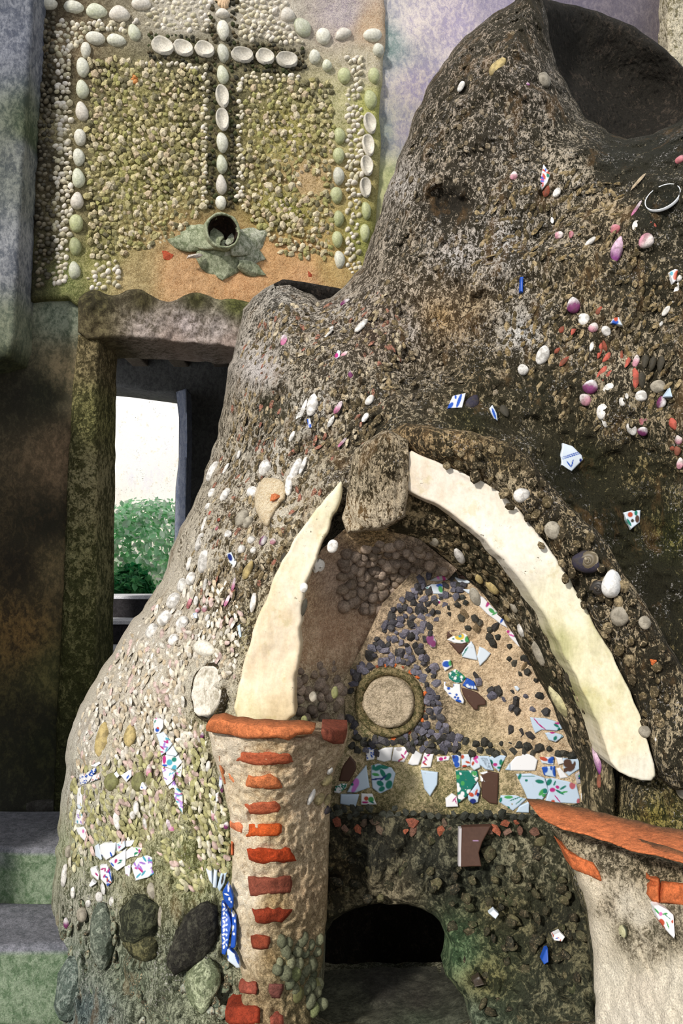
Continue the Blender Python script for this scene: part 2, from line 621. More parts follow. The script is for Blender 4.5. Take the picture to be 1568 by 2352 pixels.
# floor
def box_mesh(name, x0, x1, y0, y1, z0, z1, mat, cols, n=(20, 20, 4), amp=0.0, freq=4.0, bev=0.02):
    """a block with slightly worn faces"""
    import bmesh
    bm = bmesh.new()
    bmesh.ops.create_cube(bm, size=1.0)
    for vv in bm.verts:
        vv.co = Vector((vv.co.x * (x1 - x0), vv.co.y * (y1 - y0), vv.co.z * (z1 - z0)))
    if bev:
        bmesh.ops.bevel(bm, geom=bm.edges[:], offset=bev, segments=3, profile=0.6, affect='EDGES')
    bmesh.ops.subdivide_edges(bm, edges=[e for e in bm.edges if e.calc_length() > 0.12], cuts=n[0], use_grid_fill=True)
    bmesh.ops.triangulate(bm, faces=bm.faces[:])
    V = np.array([v.co[:] for v in bm.verts]); Fc = np.array([[v.index for v in f.verts] for f in bm.faces])
    bm.free()
    c = np.array([(x0 + x1) / 2, (y0 + y1) / 2, (z0 + z1) / 2])
    if amp:
        Q = V + c
        V = V + np.stack([fbm(Q, freq, 3, k) for k in (1, 2, 3)], -1) * amp
    ca, cb, am = cols
    n_ = len(V)
    me = mesh(name, V, Fc, mat, True, {'ca': np.tile(lin(ca), (n_, 1)), 'cb': np.tile(lin(cb), (n_, 1)), 'amt': np.full(n_, am)})
    return me, c

def box(name, x0, x1, y0, y1, z0, z1, mat, cols, parent=None, n=(4, 4, 4), amp=0.0, freq=4.0, bev=0.02, **kw):
    me, c = box_mesh(name, x0, x1, y0, y1, z0, z1, mat, cols, n, amp, freq, bev)
    return link(name, me, parent, c, **kw)

box('floor', -4, 4, -3, 3.3, -0.2, 0.0, M['stone'], ((70, 68, 58), (110, 108, 98), 0.5), n=(8,), amp=0.006, kind='structure')
box('ground', -6, 6, 5.6, 10.5, 0.6, 0.95, M['stone'], ((90, 96, 60), (150, 150, 110), 0.5), n=(6,), amp=0.03, kind='structure')

# back wall behind everything, with the doorway cut through it
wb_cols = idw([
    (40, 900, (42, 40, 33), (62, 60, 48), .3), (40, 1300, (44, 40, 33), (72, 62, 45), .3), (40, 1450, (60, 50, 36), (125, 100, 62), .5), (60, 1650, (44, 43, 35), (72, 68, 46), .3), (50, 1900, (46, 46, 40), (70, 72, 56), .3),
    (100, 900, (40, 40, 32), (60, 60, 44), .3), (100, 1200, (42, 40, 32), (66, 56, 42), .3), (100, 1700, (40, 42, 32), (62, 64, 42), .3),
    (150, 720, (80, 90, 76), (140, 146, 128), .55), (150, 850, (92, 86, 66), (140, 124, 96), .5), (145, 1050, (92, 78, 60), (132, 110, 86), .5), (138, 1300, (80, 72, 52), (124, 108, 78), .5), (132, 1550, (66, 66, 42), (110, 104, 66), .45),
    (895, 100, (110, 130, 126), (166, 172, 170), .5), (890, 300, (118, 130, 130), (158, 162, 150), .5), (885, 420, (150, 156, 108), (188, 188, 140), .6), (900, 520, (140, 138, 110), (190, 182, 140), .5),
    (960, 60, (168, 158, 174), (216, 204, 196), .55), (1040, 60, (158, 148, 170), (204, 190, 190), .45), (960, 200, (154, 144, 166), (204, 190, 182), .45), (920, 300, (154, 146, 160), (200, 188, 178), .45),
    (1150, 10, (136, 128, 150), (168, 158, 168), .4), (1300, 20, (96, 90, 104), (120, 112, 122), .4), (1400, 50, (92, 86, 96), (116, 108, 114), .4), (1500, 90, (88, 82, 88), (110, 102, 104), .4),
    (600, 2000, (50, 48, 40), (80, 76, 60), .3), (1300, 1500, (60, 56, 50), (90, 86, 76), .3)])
door_hole = [(196, 1960), (200, 1500), (204, 1100), (208, 760), (400, 772), (640, 790), (640, 1960)]
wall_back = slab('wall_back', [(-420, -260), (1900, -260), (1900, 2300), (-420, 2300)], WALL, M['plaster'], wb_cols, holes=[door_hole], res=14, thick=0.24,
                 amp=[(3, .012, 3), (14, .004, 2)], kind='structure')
# pier of pale plaster at the upper left
slab('wall_left', [(-420, -260), (84, -260), (80, 0), (56, 400), (36, 780), (26, 822), (-20, 836), (-420, 840)], off(WALL, 0.15), M['plaster'],
     idw([(20, 100, (78, 82, 94), (132, 134, 142), .45), (50, 350, (76, 80, 82), (130, 132, 126), .5), (10, 600, (86, 90, 98), (146, 147, 150), .5), (20, 760, (84, 92, 78), (128, 132, 112), .5), (20, 830, (50, 54, 40), (80, 84, 60), .4), (70, 300, (60, 70, 52), (110, 116, 92), .4)]),
     res=8, thick=0.18, edge=(12, .02), amp=[(5, .008, 3)], rag=2, kind='structure')
# added low side wall, out of view, placed to shade the lower left wall
box('wall_left', -1.66, -1.36, 2.02, 3.0, 0.0, 2.12, M['plaster'], ((70, 66, 52), (120, 112, 92), .5), n=(8,), amp=0.01, kind='structure')  # added unseen shade wall, not the plaster pier of the same name

# door surround: stone jamb and lintel with an uneven mossy top
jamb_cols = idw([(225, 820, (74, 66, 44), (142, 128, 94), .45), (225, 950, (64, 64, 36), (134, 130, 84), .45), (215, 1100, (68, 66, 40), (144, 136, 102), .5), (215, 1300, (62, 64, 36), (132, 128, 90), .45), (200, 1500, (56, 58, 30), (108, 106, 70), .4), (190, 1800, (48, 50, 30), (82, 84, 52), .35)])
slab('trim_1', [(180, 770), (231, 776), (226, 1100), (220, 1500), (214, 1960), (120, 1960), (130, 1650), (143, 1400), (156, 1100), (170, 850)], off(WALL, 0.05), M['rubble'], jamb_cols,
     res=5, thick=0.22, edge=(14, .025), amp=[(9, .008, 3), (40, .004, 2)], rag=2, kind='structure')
lin_cols = idw([(220, 690, (52, 48, 34), (98, 92, 60), .35), (330, 690, (56, 50, 34), (92, 86, 54), .35), (450, 690, (54, 52, 32), (90, 88, 52), .35), (540, 700, (60, 62, 34), (110, 112, 62), .4),
                (220, 760, (70, 62, 44), (118, 108, 78), .4), (340, 745, (84, 76, 62), (182, 168, 160), .5), (430, 745, (92, 82, 72), (198, 184, 180), .6), (500, 755, (90, 82, 72), (190, 178, 172), .55), (400, 785, (120, 104, 94), (176, 158, 148), .6), (520, 790, (120, 104, 94), (176, 158, 148), .6)])
slab('trim_2', smooth([(181, 780), (178, 720), (180, 690), (200, 668), (222, 666), (245, 678), (275, 676), (300, 664), (320, 661), (345, 678), (380, 692), (402, 690), (425, 676), (450, 672), (475, 676), (500, 690), (530, 686), (570, 694), (660, 700), (660, 806), (545, 799), (400, 786), (272, 778)], 1),
     off(WALL, 0.065), M['stone'], lin_cols, res=4, thick=0.29, edge=(10, .02), amp=[(10, .010, 3), (60, .005, 2)], rag=3, kind='structure')

# passage behind the doorway: dark side walls, board ceiling with beams, far wall with the bright opening
FARW = wall_plane(5.3, 0.05)
slab('wall_far', [(-900, 560), (1100, 560), (1100, 1900), (-900, 1900)], FARW, M['plaster'], flat((92, 92, 92), (124, 124, 122), .5), holes=[[(120, 874), (272, 888), (404, 906), (411, 960), (410, 1060), (403, 1120), (400, 1250), (398, 1600), (120, 1600)]],
     res=16, thick=0.35, amp=[(4, .01, 2)], kind='structure')
slab('wall_right', [(404, 900), (428, 892), (430, 1000), (426, 1200), (420, 1600), (399, 1600), (401, 1250), (404, 1120), (411, 1060), (412, 960)], lambda u, v: 5.26 - (u - 400) * .006, M['plaster'], flat((112, 120, 142), (158, 162, 176), .5),
     res=6, thick=0.3, amp=[(6, .012, 2)], kind='structure')
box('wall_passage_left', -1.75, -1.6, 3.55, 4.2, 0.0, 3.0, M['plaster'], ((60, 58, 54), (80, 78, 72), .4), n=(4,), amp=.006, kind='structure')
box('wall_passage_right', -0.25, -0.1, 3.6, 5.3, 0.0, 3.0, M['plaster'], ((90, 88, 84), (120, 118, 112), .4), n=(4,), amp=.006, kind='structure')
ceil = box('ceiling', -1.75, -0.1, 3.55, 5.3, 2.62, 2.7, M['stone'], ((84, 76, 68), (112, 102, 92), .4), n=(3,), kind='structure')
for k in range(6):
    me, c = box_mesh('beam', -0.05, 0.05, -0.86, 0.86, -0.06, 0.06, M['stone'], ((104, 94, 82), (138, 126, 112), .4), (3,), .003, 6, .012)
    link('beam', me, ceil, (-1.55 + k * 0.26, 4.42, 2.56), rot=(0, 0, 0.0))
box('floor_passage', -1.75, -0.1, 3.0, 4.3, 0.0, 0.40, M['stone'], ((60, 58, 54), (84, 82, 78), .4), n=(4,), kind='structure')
stair = link('garden_stair', None, None, (-1.0, 4.3, 0.4), label='stone stair, lit treads and shaded risers put into its colours, climbing through the dark doorway', cat='stairs')
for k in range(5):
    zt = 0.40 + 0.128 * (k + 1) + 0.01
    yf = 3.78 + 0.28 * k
    st_ = box('step', -1.58, -0.27, yf, yf + 0.28, 0.40, zt - 0.02, M['stone'], ((38, 36, 38), (58, 56, 58), .5), parent=stair, n=(3,), amp=.003, bev=.008)  # risers: passage shade put into a dark stone colour
    box('tread', -1.58, -0.27, yf - .01, yf + 0.275, zt - 0.02, zt, M['stone'], ((206, 206, 214), (240, 240, 244), .6), parent=st_, n=(3,), amp=.001, bev=.005, label='tread coloured as lit')  # tread: daylight from the garden put into its pale colour

# garden beyond
slab('wall_garden', [(-600, -900), (1500, -900), (1500, 1500), (-600, 1500)], wall_plane(8.6, 0.06), M['wash'],
     idw([(330, 950, (232, 230, 240), (252, 248, 244), .66), (340, 1100, (222, 220, 234), (250, 244, 238), .6), (300, 1020, (236, 232, 238), (252, 247, 240), .7), (320, 1180, (238, 228, 212), (250, 242, 232), .6)]), res=40, thick=.3, amp=[(3, .02, 2)], kind='structure')
def leaf_field(name, n, cen, rad, cols, size, label, seed):
    r = np.random.default_rng(seed)
    d = r.normal(size=(n, 3)); d /= np.linalg.norm(d, axis=1, keepdims=True)
    q = cen + d * rad * r.uniform(0.75, 1.0, (n, 1))
    q += 0.06 * np.stack([vnoise(q * 5, k) for k in range(3)], -1)
    lv = np.array([(0, -1, 0), (.5, -.2, .1), (.35, .5, .05), (0, 1, -.1), (-.35, .5, .05), (-.5, -.2, .1), (0, 0, -.08)], float)
    lf = np.array([(0, 1, 6), (1, 2, 6), (2, 3, 6), (3, 4, 6), (4, 5, 6), (5, 0, 6)])
    ax = d + r.normal(0, .5, (n, 3)); ax /= np.linalg.norm(ax, axis=1, keepdims=True)
    t = np.cross(ax, r.normal(size=(n, 3))); t /= np.linalg.norm(t, axis=1, keepdims=True)
    b = np.cross(ax, t)
    s = size * r.uniform(.6, 1.3, (n, 1))
    ms = np.stack([t * s, b * s, ax * s, q], -1)
    o = joined(name, [(lv, lf)], ms, tints(n, cols, seed, .3), M['leaf'], None)
    o['label'] = label; o['category'] = 'plants'
    return o
lm = NT('leaf_green'); M['leaf'] = lm.done(lm.attr('tint'), 0.5, None, 0.3)
tr_ = lm.n('ShaderNodeBsdfTranslucent'); lm.put(tr_.inputs[0], lm.attr('tint'))
ms_ = lm.n('ShaderNodeMixShader'); ms_.inputs[0].default_value = 0.45
lm.put(ms_.inputs[1], lm.b.outputs[0]); lm.put(ms_.inputs[2], tr_.outputs[0])
lm.put(lm.t.nodes['Material Output'].inputs[0], ms_.outputs[0])
GREENS = [(186, 232, 192), (218, 244, 218), (240, 250, 238), (140, 206, 150)]
leaf_field('garden_shrub', 5200, np.array([-1.72, 7.3, 1.18]), np.array([.62, .45, .66]), GREENS, .035, 'bright green leafy shrub seen through the doorway below the sunlit wall', 5)
leaf_field('garden_fern', 1500, np.array([-1.58, 6.3, 1.02]), np.array([.2, .2, .18]), [(40, 120, 70), (90, 160, 100)], .04, 'dark green low plant beside the stair beyond the doorway', 6)
for k in range(3):
    o = box('garden_step', -1.32 + .1 * k, -.7, 6.0 + .38 * k, 6.35 + .38 * k, .95, 1.03 + .1 * k, M['stone'], ((180, 180, 190), (220, 220, 226), .6), n=(3,), amp=.003, bev=.01,
        label=('lowest pale garden step beside the plants beyond the doorway', 'middle pale garden step beside the plants beyond the doorway', 'topmost pale garden step beside the plants beyond the doorway')[k], cat='step', group='garden steps beyond the doorway')

# ledges at the lower left
sc_ = ((86, 98, 82), (136, 146, 134), .5)
def ledge(name, x0, x1, y0, y1, z0, z1, label, seed):
    me, c = box_mesh(name, x0, x1, y0, y1, z0, z1, M['stone'], ((88, 100, 88), (140, 148, 140), .5), (6,), .012, 5, .025)
    co = np.zeros(len(me.vertices) * 3, np.float32); me.vertices.foreach_get('co', co); co = co.reshape(-1, 3)
    top = (co[:, 2] > (z1 - z0) / 2 - .03)
    ca = np.where(top[:, None], lin((92, 94, 100)), lin((82, 104, 76))); cb = np.where(top[:, None], lin((130, 130, 138)), lin((138, 152, 128)))
    me.attributes['ca'].data.foreach_set('color', np.c_[ca, np.ones(len(ca))].astype(np.float32).ravel())
    me.attributes['cb'].data.foreach_set('color', np.c_[cb, np.ones(len(ca))].astype(np.float32).ravel())
    link(name, me, None, c, label=label, cat='step', group='stone steps left of the fountain')
ledge('stone_step', -1.34, -.5, 2.58, 2.95, 0.0, .385, 'upper mossy stone step at the foot of the dark wall', 1)
ledge('stone_step', -1.34, -.6, 2.28, 2.57, 0.0, .225, 'lower mossy stone step left of the fountain', 2)

# ================================================================== MOSAIC ON THE BACK WALL
bed_cols = idw([
    (92, 50, (44, 40, 32), (66, 60, 48), .4), (92, 200, (44, 40, 32), (66, 60, 48), .4), (88, 350, (44, 40, 32), (66, 60, 48), .4), (84, 500, (44, 40, 32), (66, 60, 46), .4), (80, 640, (50, 48, 34), (76, 74, 50), .4), (112, 150, (66, 58, 44), (100, 90, 68), .4), (108, 420, (64, 57, 42), (98, 88, 64), .4), (104, 580, (64, 60, 42), (98, 92, 62), .4),  # dark left edge: shade of the pier corner put into the bed colour
    (130, 100, (120, 100, 76), (176, 160, 130), .5), (130, 300, (110, 100, 72), (160, 150, 116), .5), (130, 500, (110, 100, 72), (156, 146, 110), .5), (150, 640, (100, 108, 62), (150, 152, 100), .5),
    (420, 50, (170, 160, 140), (206, 198, 184), .6), (620, 50, (176, 166, 148), (208, 200, 186), .6), (330, 250, (118, 112, 66), (178, 168, 116), .5), (330, 400, (122, 118, 64), (186, 178, 118), .5), (660, 300, (128, 122, 64), (188, 176, 112), .5), (660, 480, (118, 118, 58), (176, 170, 96), .5), (700, 420, (150, 124, 80), (206, 178, 136), .6),
    (780, 250, (150, 148, 96), (200, 192, 150), .6), (830, 150, (170, 160, 130), (206, 196, 174), .6), (850, 250, (150, 152, 84), (190, 188, 116), .6), (840, 560, (128, 130, 68), (176, 174, 104), .5),
    (230, 610, (126, 124, 70), (188, 180, 124), .5), (300, 640, (150, 130, 90), (196, 176, 130), .5), (420, 640, (176, 132, 88), (214, 172, 128), .6), (560, 640, (180, 130, 86), (218, 172, 126), .6), (700, 640, (186, 138, 94), (222, 176, 130), .6), (760, 620, (170, 136, 84), (206, 176, 120), .6), (640, 600, (176, 132, 86), (214, 170, 122), .6),
    (790, 30, (150, 138, 150), (196, 184, 180), .6), (850, 60, (176, 146, 116), (206, 182, 154), .6), (512, 250, (76, 72, 50), (128, 120, 84), .4), (420, 112, (76, 72, 50), (128, 120, 84), .4), (610, 130, (76, 72, 50), (128, 120, 84), .4), (512, 400, (76, 72, 50), (128, 120, 84), .4)], 3.5)
BED = off(WALL, 0.035)
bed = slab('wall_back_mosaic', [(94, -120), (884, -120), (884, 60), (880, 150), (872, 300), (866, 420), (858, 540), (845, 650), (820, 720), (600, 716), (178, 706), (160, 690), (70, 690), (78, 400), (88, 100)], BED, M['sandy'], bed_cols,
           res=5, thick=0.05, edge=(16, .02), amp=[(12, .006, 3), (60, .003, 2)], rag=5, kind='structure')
BR = BED
# big clam shells: u, v, half width, half height, angle, concave?
BIG = [(110, 10, 23, 14, 0, 0), (169, 18, 24, 16, 5, 0), (221, 27, 25, 18, 3, 0), (274, 33, 25, 19, 0, 0), (219, 89, 23, 16, 8, 0), (267, 94, 23, 15, 10, 0), (308, 77, 15, 21, -6, 0), (324, 8, 23, 18, 0, 0),
       (197, 116, 12, 20, 10, 0), (190, 155, 15, 24, 4, 0), (189, 206, 15, 23, 2, 0), (188, 257, 15, 24, -3, 0), (184, 316, 14, 21, 5, 0), (181, 362, 14, 22, 2, 0), (180, 410, 15, 24, 2, 0), (177, 462, 15, 21, 12, 0), (175, 513, 16, 22, 6, 0), (173, 567, 14, 23, 0, 0), (171, 622, 14, 22, 2, 0),
       (510, 33, 17, 11, 0, 0), (512, 70, 15, 25, 4, 0), (512, 123, 14, 23, -4, 0), (511, 173, 14, 23, -2, 0), (510, 223, 14, 25, -2, 1), (510, 276, 14, 25, 0, 1), (510, 328, 14, 25, 0, 0), (509, 378, 13, 23, 0, 0), (508, 425, 13, 24, 2, 0), (507, 466, 13, 17, 0, 0),
       (373, 108, 24, 19, 20, 1), (420, 113, 22, 17, 20, 1), (469, 116, 21, 17, 15, 1), (556, 129, 24, 17, 10, 1), (608, 133, 20, 17, 12, 1), (658, 140, 24, 17, 8, 1),
       (848, 285, 13, 23, -6, 1), (844, 335, 13, 24, -4, 1), (841, 382, 13, 22, -4, 1), (838, 432, 12, 22, 0, 1), (840, 485, 12, 22, 0, 0), (837, 535, 12, 22, 4, 0), (850, 230, 16, 24, 0, 0), (858, 175, 14, 20, 0, 0),
       (779, 313, 14, 20, 0, 0), (777, 358, 14, 20, 4, 0), (777, 405, 14, 22, 4, 0), (772, 449, 15, 21, 4, 0), (777, 503, 13, 20, 6, 0), (774, 550, 13, 20, 0, 0), (779, 597, 13, 22, 0, 0),
       (694, 64, 20, 24, -30, 0), (660, 36, 18, 18, -10, 0), (742, 84, 18, 20, 10, 0), (722, 132, 14, 18, 10, 0), (750, 152, 12, 14, 0, 0), (787, 80, 22, 14, -20, 0), (855, 82, 24, 16, -5, 0), (868, 116, 14, 16, 0, 0), (790, 175, 16, 20, 10, 0)]
def shell_fn(a, b, band=0.0):
    la, lb = lin(a), lin(b)
    def f(V):
        r = np.hypot(V[:, 0], V[:, 1])
        t = np.clip(0.5 + 0.5 * np.sin(r * 22), 0, 1)[:, None] * 0.35 + np.clip(vnoise(V * 2.2, 4) * .5 + .3, 0, 1)[:, None] * band
        return la * (1 - t) + lb * t
    return f
BV = [unit('shell', dome_geo(7, 22, .02, .12, seed=i), M['shell'], (0, 0, 0), fn=shell_fn(c, d, .6)) for i, (c, d) in enumerate([((226, 222, 210), (176, 174, 150)), ((218, 216, 204), (160, 160, 130)), ((206, 206, 190), (150, 156, 112)), ((222, 216, 206), (190, 178, 158))])]
BG = [unit('shell', dome_geo(7, 22, .02, .12, seed=i), M['shell'], (0, 0, 0), fn=shell_fn(c, d, .7)) for i, (c, d) in enumerate([((186, 188, 150), (140, 146, 92)), ((176, 178, 140), (128, 136, 80))])]
BC = [unit('shell', dome_geo(7, 22, .01, .05, cup=True, seed=i), M['shell'], (0, 0, 0), fn=shell_fn((214, 208, 196), (170, 162, 142), .5)) for i in range(2)]
bg_ = np.array(BIG, float)
bm_ = mats(BR, bg_[:, 0], bg_[:, 1], bg_[:, 2], bg_[:, 3], np.where(bg_[:, 5] > 0, 11, 12), bg_[:, 4], 2)
for i, b in enumerate(BIG):
    green = (b[0] > 760 and b[1] > 160) or b[1] > 500
    lib = BC if b[5] else (BG if green and R.random() < .75 else BV)
    place('shell', lib[i % len(lib)], bm_[i], bed)
fan = unit('scallop_shell', dome_geo(5, 40, 0, .35, ribs=11), M['shell'], (0, 0, 0), fn=shell_fn((226, 196, 160), (200, 150, 104)))
place('scallop_shell', fan, mats(BR, [512], [2], 19, 22, 10, 180)[0], bed, label='orange ribbed scallop above the cross')
# pebbles
holes_big = [[(b[0] + (b[2] + 4) * math.cos(t), b[1] + (b[3] + 4) * math.sin(t)) for t in np.linspace(0, 2 * math.pi, 10)[:-1]] for b in BIG]
cross_v = [(480, -5), (545, -5), (545, 480), (480, 480)]
cross_h = [(335, 75), (480, 88), (545, 95), (700, 112), (700, 172), (545, 160), (480, 150), (335, 138)]
spout_hole = smooth([(385, 545), (460, 500), (510, 470), (560, 500), (625, 540), (600, 620), (500, 640), (410, 610)], 1)
patch = [(215, 600), (300, 590), (400, 560), (620, 600), (660, 590), (760, 610), (770, 700), (200, 700)]
lpan = [(205, 128), (330, 142), (466, 160), (474, 470), (400, 555), (300, 580), (205, 600), (196, 380)]
rpan = [(560, 178), (700, 182), (760, 190), (768, 320), (760, 600), (650, 590), (555, 480)]
pts = np.concatenate([scatter(lpan, 13, 1, holes_big + [spout_hole]), scatter(rpan, 13, 2, holes_big + [spout_hole, [(690, 395), (740, 400), (735, 450), (685, 440)]])])
GREENB = [(166, 156, 112), (182, 172, 126), (150, 142, 96), (176, 166, 134), (136, 130, 92), (194, 180, 146), (116, 110, 84), (156, 152, 98), (184, 166, 138), (200, 188, 160)]
field('pebble', pts, BR, GC + GP[:3], GREENB, M['pebble'], bed, 7.6, 9.4, 6.5, 25, 300, 1, 1, False, 0.3)
# pale rows of small cockles
wpts = np.concatenate([scatter([(330, -40), (488, -40), (488, 78), (335, 66)], 14, 3, holes_big), scatter([(540, -40), (640, -40), (700, 60), (700, 108), (545, 88)], 13, 4, holes_big),
                       scatter([(128, 40), (160, 40), (168, 640), (122, 660)], 12.5, 5, holes_big), scatter([(160, 50), (330, 45), (300, 75), (205, 70), (180, 110), (162, 110)], 12, 6, holes_big),
                       scatter([(795, 130), (835, 130), (828, 620), (796, 640)], 13, 7, holes_big), scatter([(465, 150), (479, 150), (479, 480), (462, 470)], 12, 8), scatter([(545, 180), (559, 182), (560, 480), (544, 470)], 12, 9),
                       scatter([(330, 138), (470, 150), (470, 164), (330, 152)], 12, 10), scatter([(560, 166), (690, 174), (690, 188), (560, 182)], 12, 11), scatter([(205, 600), (290, 596), (270, 660), (200, 665)], 15, 12, holes_big)])
field('cockle', wpts, BR, GD, [(214, 206, 190), (200, 192, 172), (206, 196, 170), (186, 178, 150), (220, 212, 200)], M['shell'], bed, 5.2, 6.6, 5, 60, 300, 1, 2, True, 0.15)
field('shaded_cockle', scatter([(96, 30), (127, 30), (121, 650), (80, 660)], 13, 25, holes_big), BR, GD, [(84, 78, 64), (100, 92, 74), (66, 62, 50), (112, 104, 86)], M['shell'], bed, 5.2, 6.4, 5, 60, 120, 1, 22, True, 0.15)  # cockles in the corner, its shade put into their dark colours
dpts = np.concatenate([scatter(cross_v, 11, 13, holes_big), scatter(cross_h, 11, 14, holes_big + [cross_v])])
field('dark_pebble', dpts, BR, GP, [(76, 70, 52), (60, 58, 48), (92, 82, 62), (70, 74, 48)], M['pebble'], bed, 5, 5.5, 5, 0, 220, 1, 3, True, 0.2)
field('orange_pebble', np.array([(303, 172), (309, 178), (305, 184), (311, 188), (313, 180), (308, 190)], float), BR, GP, [(206, 140, 84)], M['pebble'], bed, 5, 5.5, 5, 0, 6, 1, 3, True)
tile_pts = np.array([(388, 586), (714, 632), (706, 628)], float)
tmat = M['chip']
for (u, v, w, h, a) in [(386, 586, 24, 17, 70), (714, 631, 16, 10, 80)]:
    place('brick_shard', unit('brick_shard', chip_geo(31), tmat, (176, 78, 46), False), mats(BR, [u], [v], w, h, 5, a)[0], bed, label='broken red brick bit in the orange mortar')

# ---------------------------------------------------------------- water spout under the cross
sp0 = UP(508, 530, BED(np.array([508.]), np.array([530.]))[0])
spout = link('water_spout', None, None, sp0, label='green weathered spout with leaf petals under the shell cross', cat='spout')
def lathe(name, prof, mat, cols, na=40, seed=0, amp=0.0):
    V, F4 = [], []
    for (r, z) in prof:
        for k in range(na):
            a = 2 * math.pi * k / na
            V.append((r * math.cos(a), r * math.sin(a), z))
    for i in range(len(prof) - 1):
        for k in range(na):
            a, b = i * na + k, i * na + (k + 1) % na
            F4.append((a, b, b + na, a + na))
    V = np.array(V)
    if amp:
        V = V + amp * np.stack([fbm(V, 2.2 / max(p[0] for p in prof), 3, seed + k) for k in range(3)], -1)
    ca, cb, am = cols
    n = len(V)
    return mesh(name, V, np.array(F4), mat, True, {'ca': np.tile(lin(ca), (n, 1)), 'cb': np.tile(lin(cb), (n, 1)), 'amt': np.full(n, float(am))})
def face_mat(u, v, dep, sc=1.0, tilt=(0, 0, 0), sink=0):
    m = mats(dep, [u], [v], 1, 1, 1, 0, sink, np.array([tilt], float))[0]
    m[:, :3] /= np.linalg.norm(m[:, :3], axis=0); m[:, :3] *= sc
    return m
px = 3.12 / FPX
GRC = ((104, 112, 84), (176, 180, 152), .5)
pipe = lathe('pipe', [(46 * px, 0), (41 * px, 34 * px), (40 * px, 58 * px), (37 * px, 62 * px), (34 * px, 58 * px), (31 * px, 30 * px), (26 * px, -4 * px), (0.001, -8 * px)], M['stone'], GRC, 44, 1, .003)
pm = face_mat(507, 540, BED, 1.0, (-.02, 0, -.22)); place('pipe', pipe, pm, spout)
place('pipe_lining', lathe('pipe_lining', [(33.5 * px, 57 * px), (30 * px, 30 * px), (20 * px, 8 * px), (.001, 4 * px)], M['stone'], ((34, 26, 20), (64, 48, 36), .4), 36, 2, .003), pm, spout, label='dark brown lining inside the spout')  # darker brown inside the pipe
def petal(u, v, hw, hh, ang, lift, cols, seed, tilt, curl=0.5):
    nu, nv = 14, 18
    V = []
    for j in range(nv):
        t = j / (nv - 1)
        w = math.sin(math.pi * min(1, .12 + t * .88)) ** .7
        for i in range(nu):
            s = i / (nu - 1) * 2 - 1
            V.append((s * w, 2 * t - 1, (1 - s * s) * .35 + curl * (t - .5) ** 2 - .12 * abs(s) ** .5 * (abs(s) < .2)))
    V = np.array(V)
    V += .06 * np.stack([fbm(V, 2.5, 2, seed + k) for k in range(3)], -1)
    bk = V.copy(); bk[:, 2] -= .3
    g = np.arange(nu * nv).reshape(nv, nu)
    q = np.stack([g[:-1, :-1], g[:-1, 1:], g[1:, 1:], g[1:, :-1]], -1).reshape(-1, 4)
    n = nu * nv
    ring = np.concatenate([g[0, :], g[1:, -1], g[-1, -2::-1], g[-2:0:-1, 0]])
    nx = np.roll(ring, -1)
    side = np.stack([nx, ring, ring + n, nx + n], -1)
    V2 = np.concatenate([V, bk])
    ca, cb, am = cols
    me = mesh('leaf', V2, [q, q[:, ::-1] + n, side], M['stone'], True, {'ca': np.tile(lin(ca), (2 * n, 1)), 'cb': np.tile(lin(cb), (2 * n, 1)), 'amt': np.full(2 * n, am)})
    return place('leaf', me, mats(BED, [u], [v], hw, hh, lift, ang, 6, np.array([tilt], float))[0], spout)
GR2 = ((110, 118, 92), (198, 198, 180), .5)
petal(450, 542, 32, 70, -58, 26, GRC, 1, (-.3, 0, .3))
petal(568, 556, 33, 64, 62, 30, GR2, 2, (.35, 0, .2))
petal(508, 598, 56, 44, 180, 26, GRC, 3, (0, 0, -.3))
petal(560, 585, 30, 50, 100, 20, GR2, 4, (.2, 0, -.3))
petal(575, 618, 17, 34, 112, 24, GRC, 5, (.2, 0, -.4))
petal(428, 560, 20, 44, -80, 20, GRC, 6, (-.2, 0, 0))
place('stone_sliver', unit('stone_sliver', chip_geo(12), M['chip'], (196, 186, 176), False), mats(BED, [448], [597], 7, 35, 12, 80, 22)[0], spout, label='pale stone sliver')

# mosaic panel on the far right
slab('wall_corner', [(1526, -200), (1760, -200), (1760, 330), (1560, 300), (1530, 180), (1532, 60)], off(WALL, .12), M['rubble'], flat((120, 112, 84), (200, 190, 166), .6), res=6, thick=.14, edge=(10, .02), amp=[(14, .012, 3)], rag=4, kind='structure')
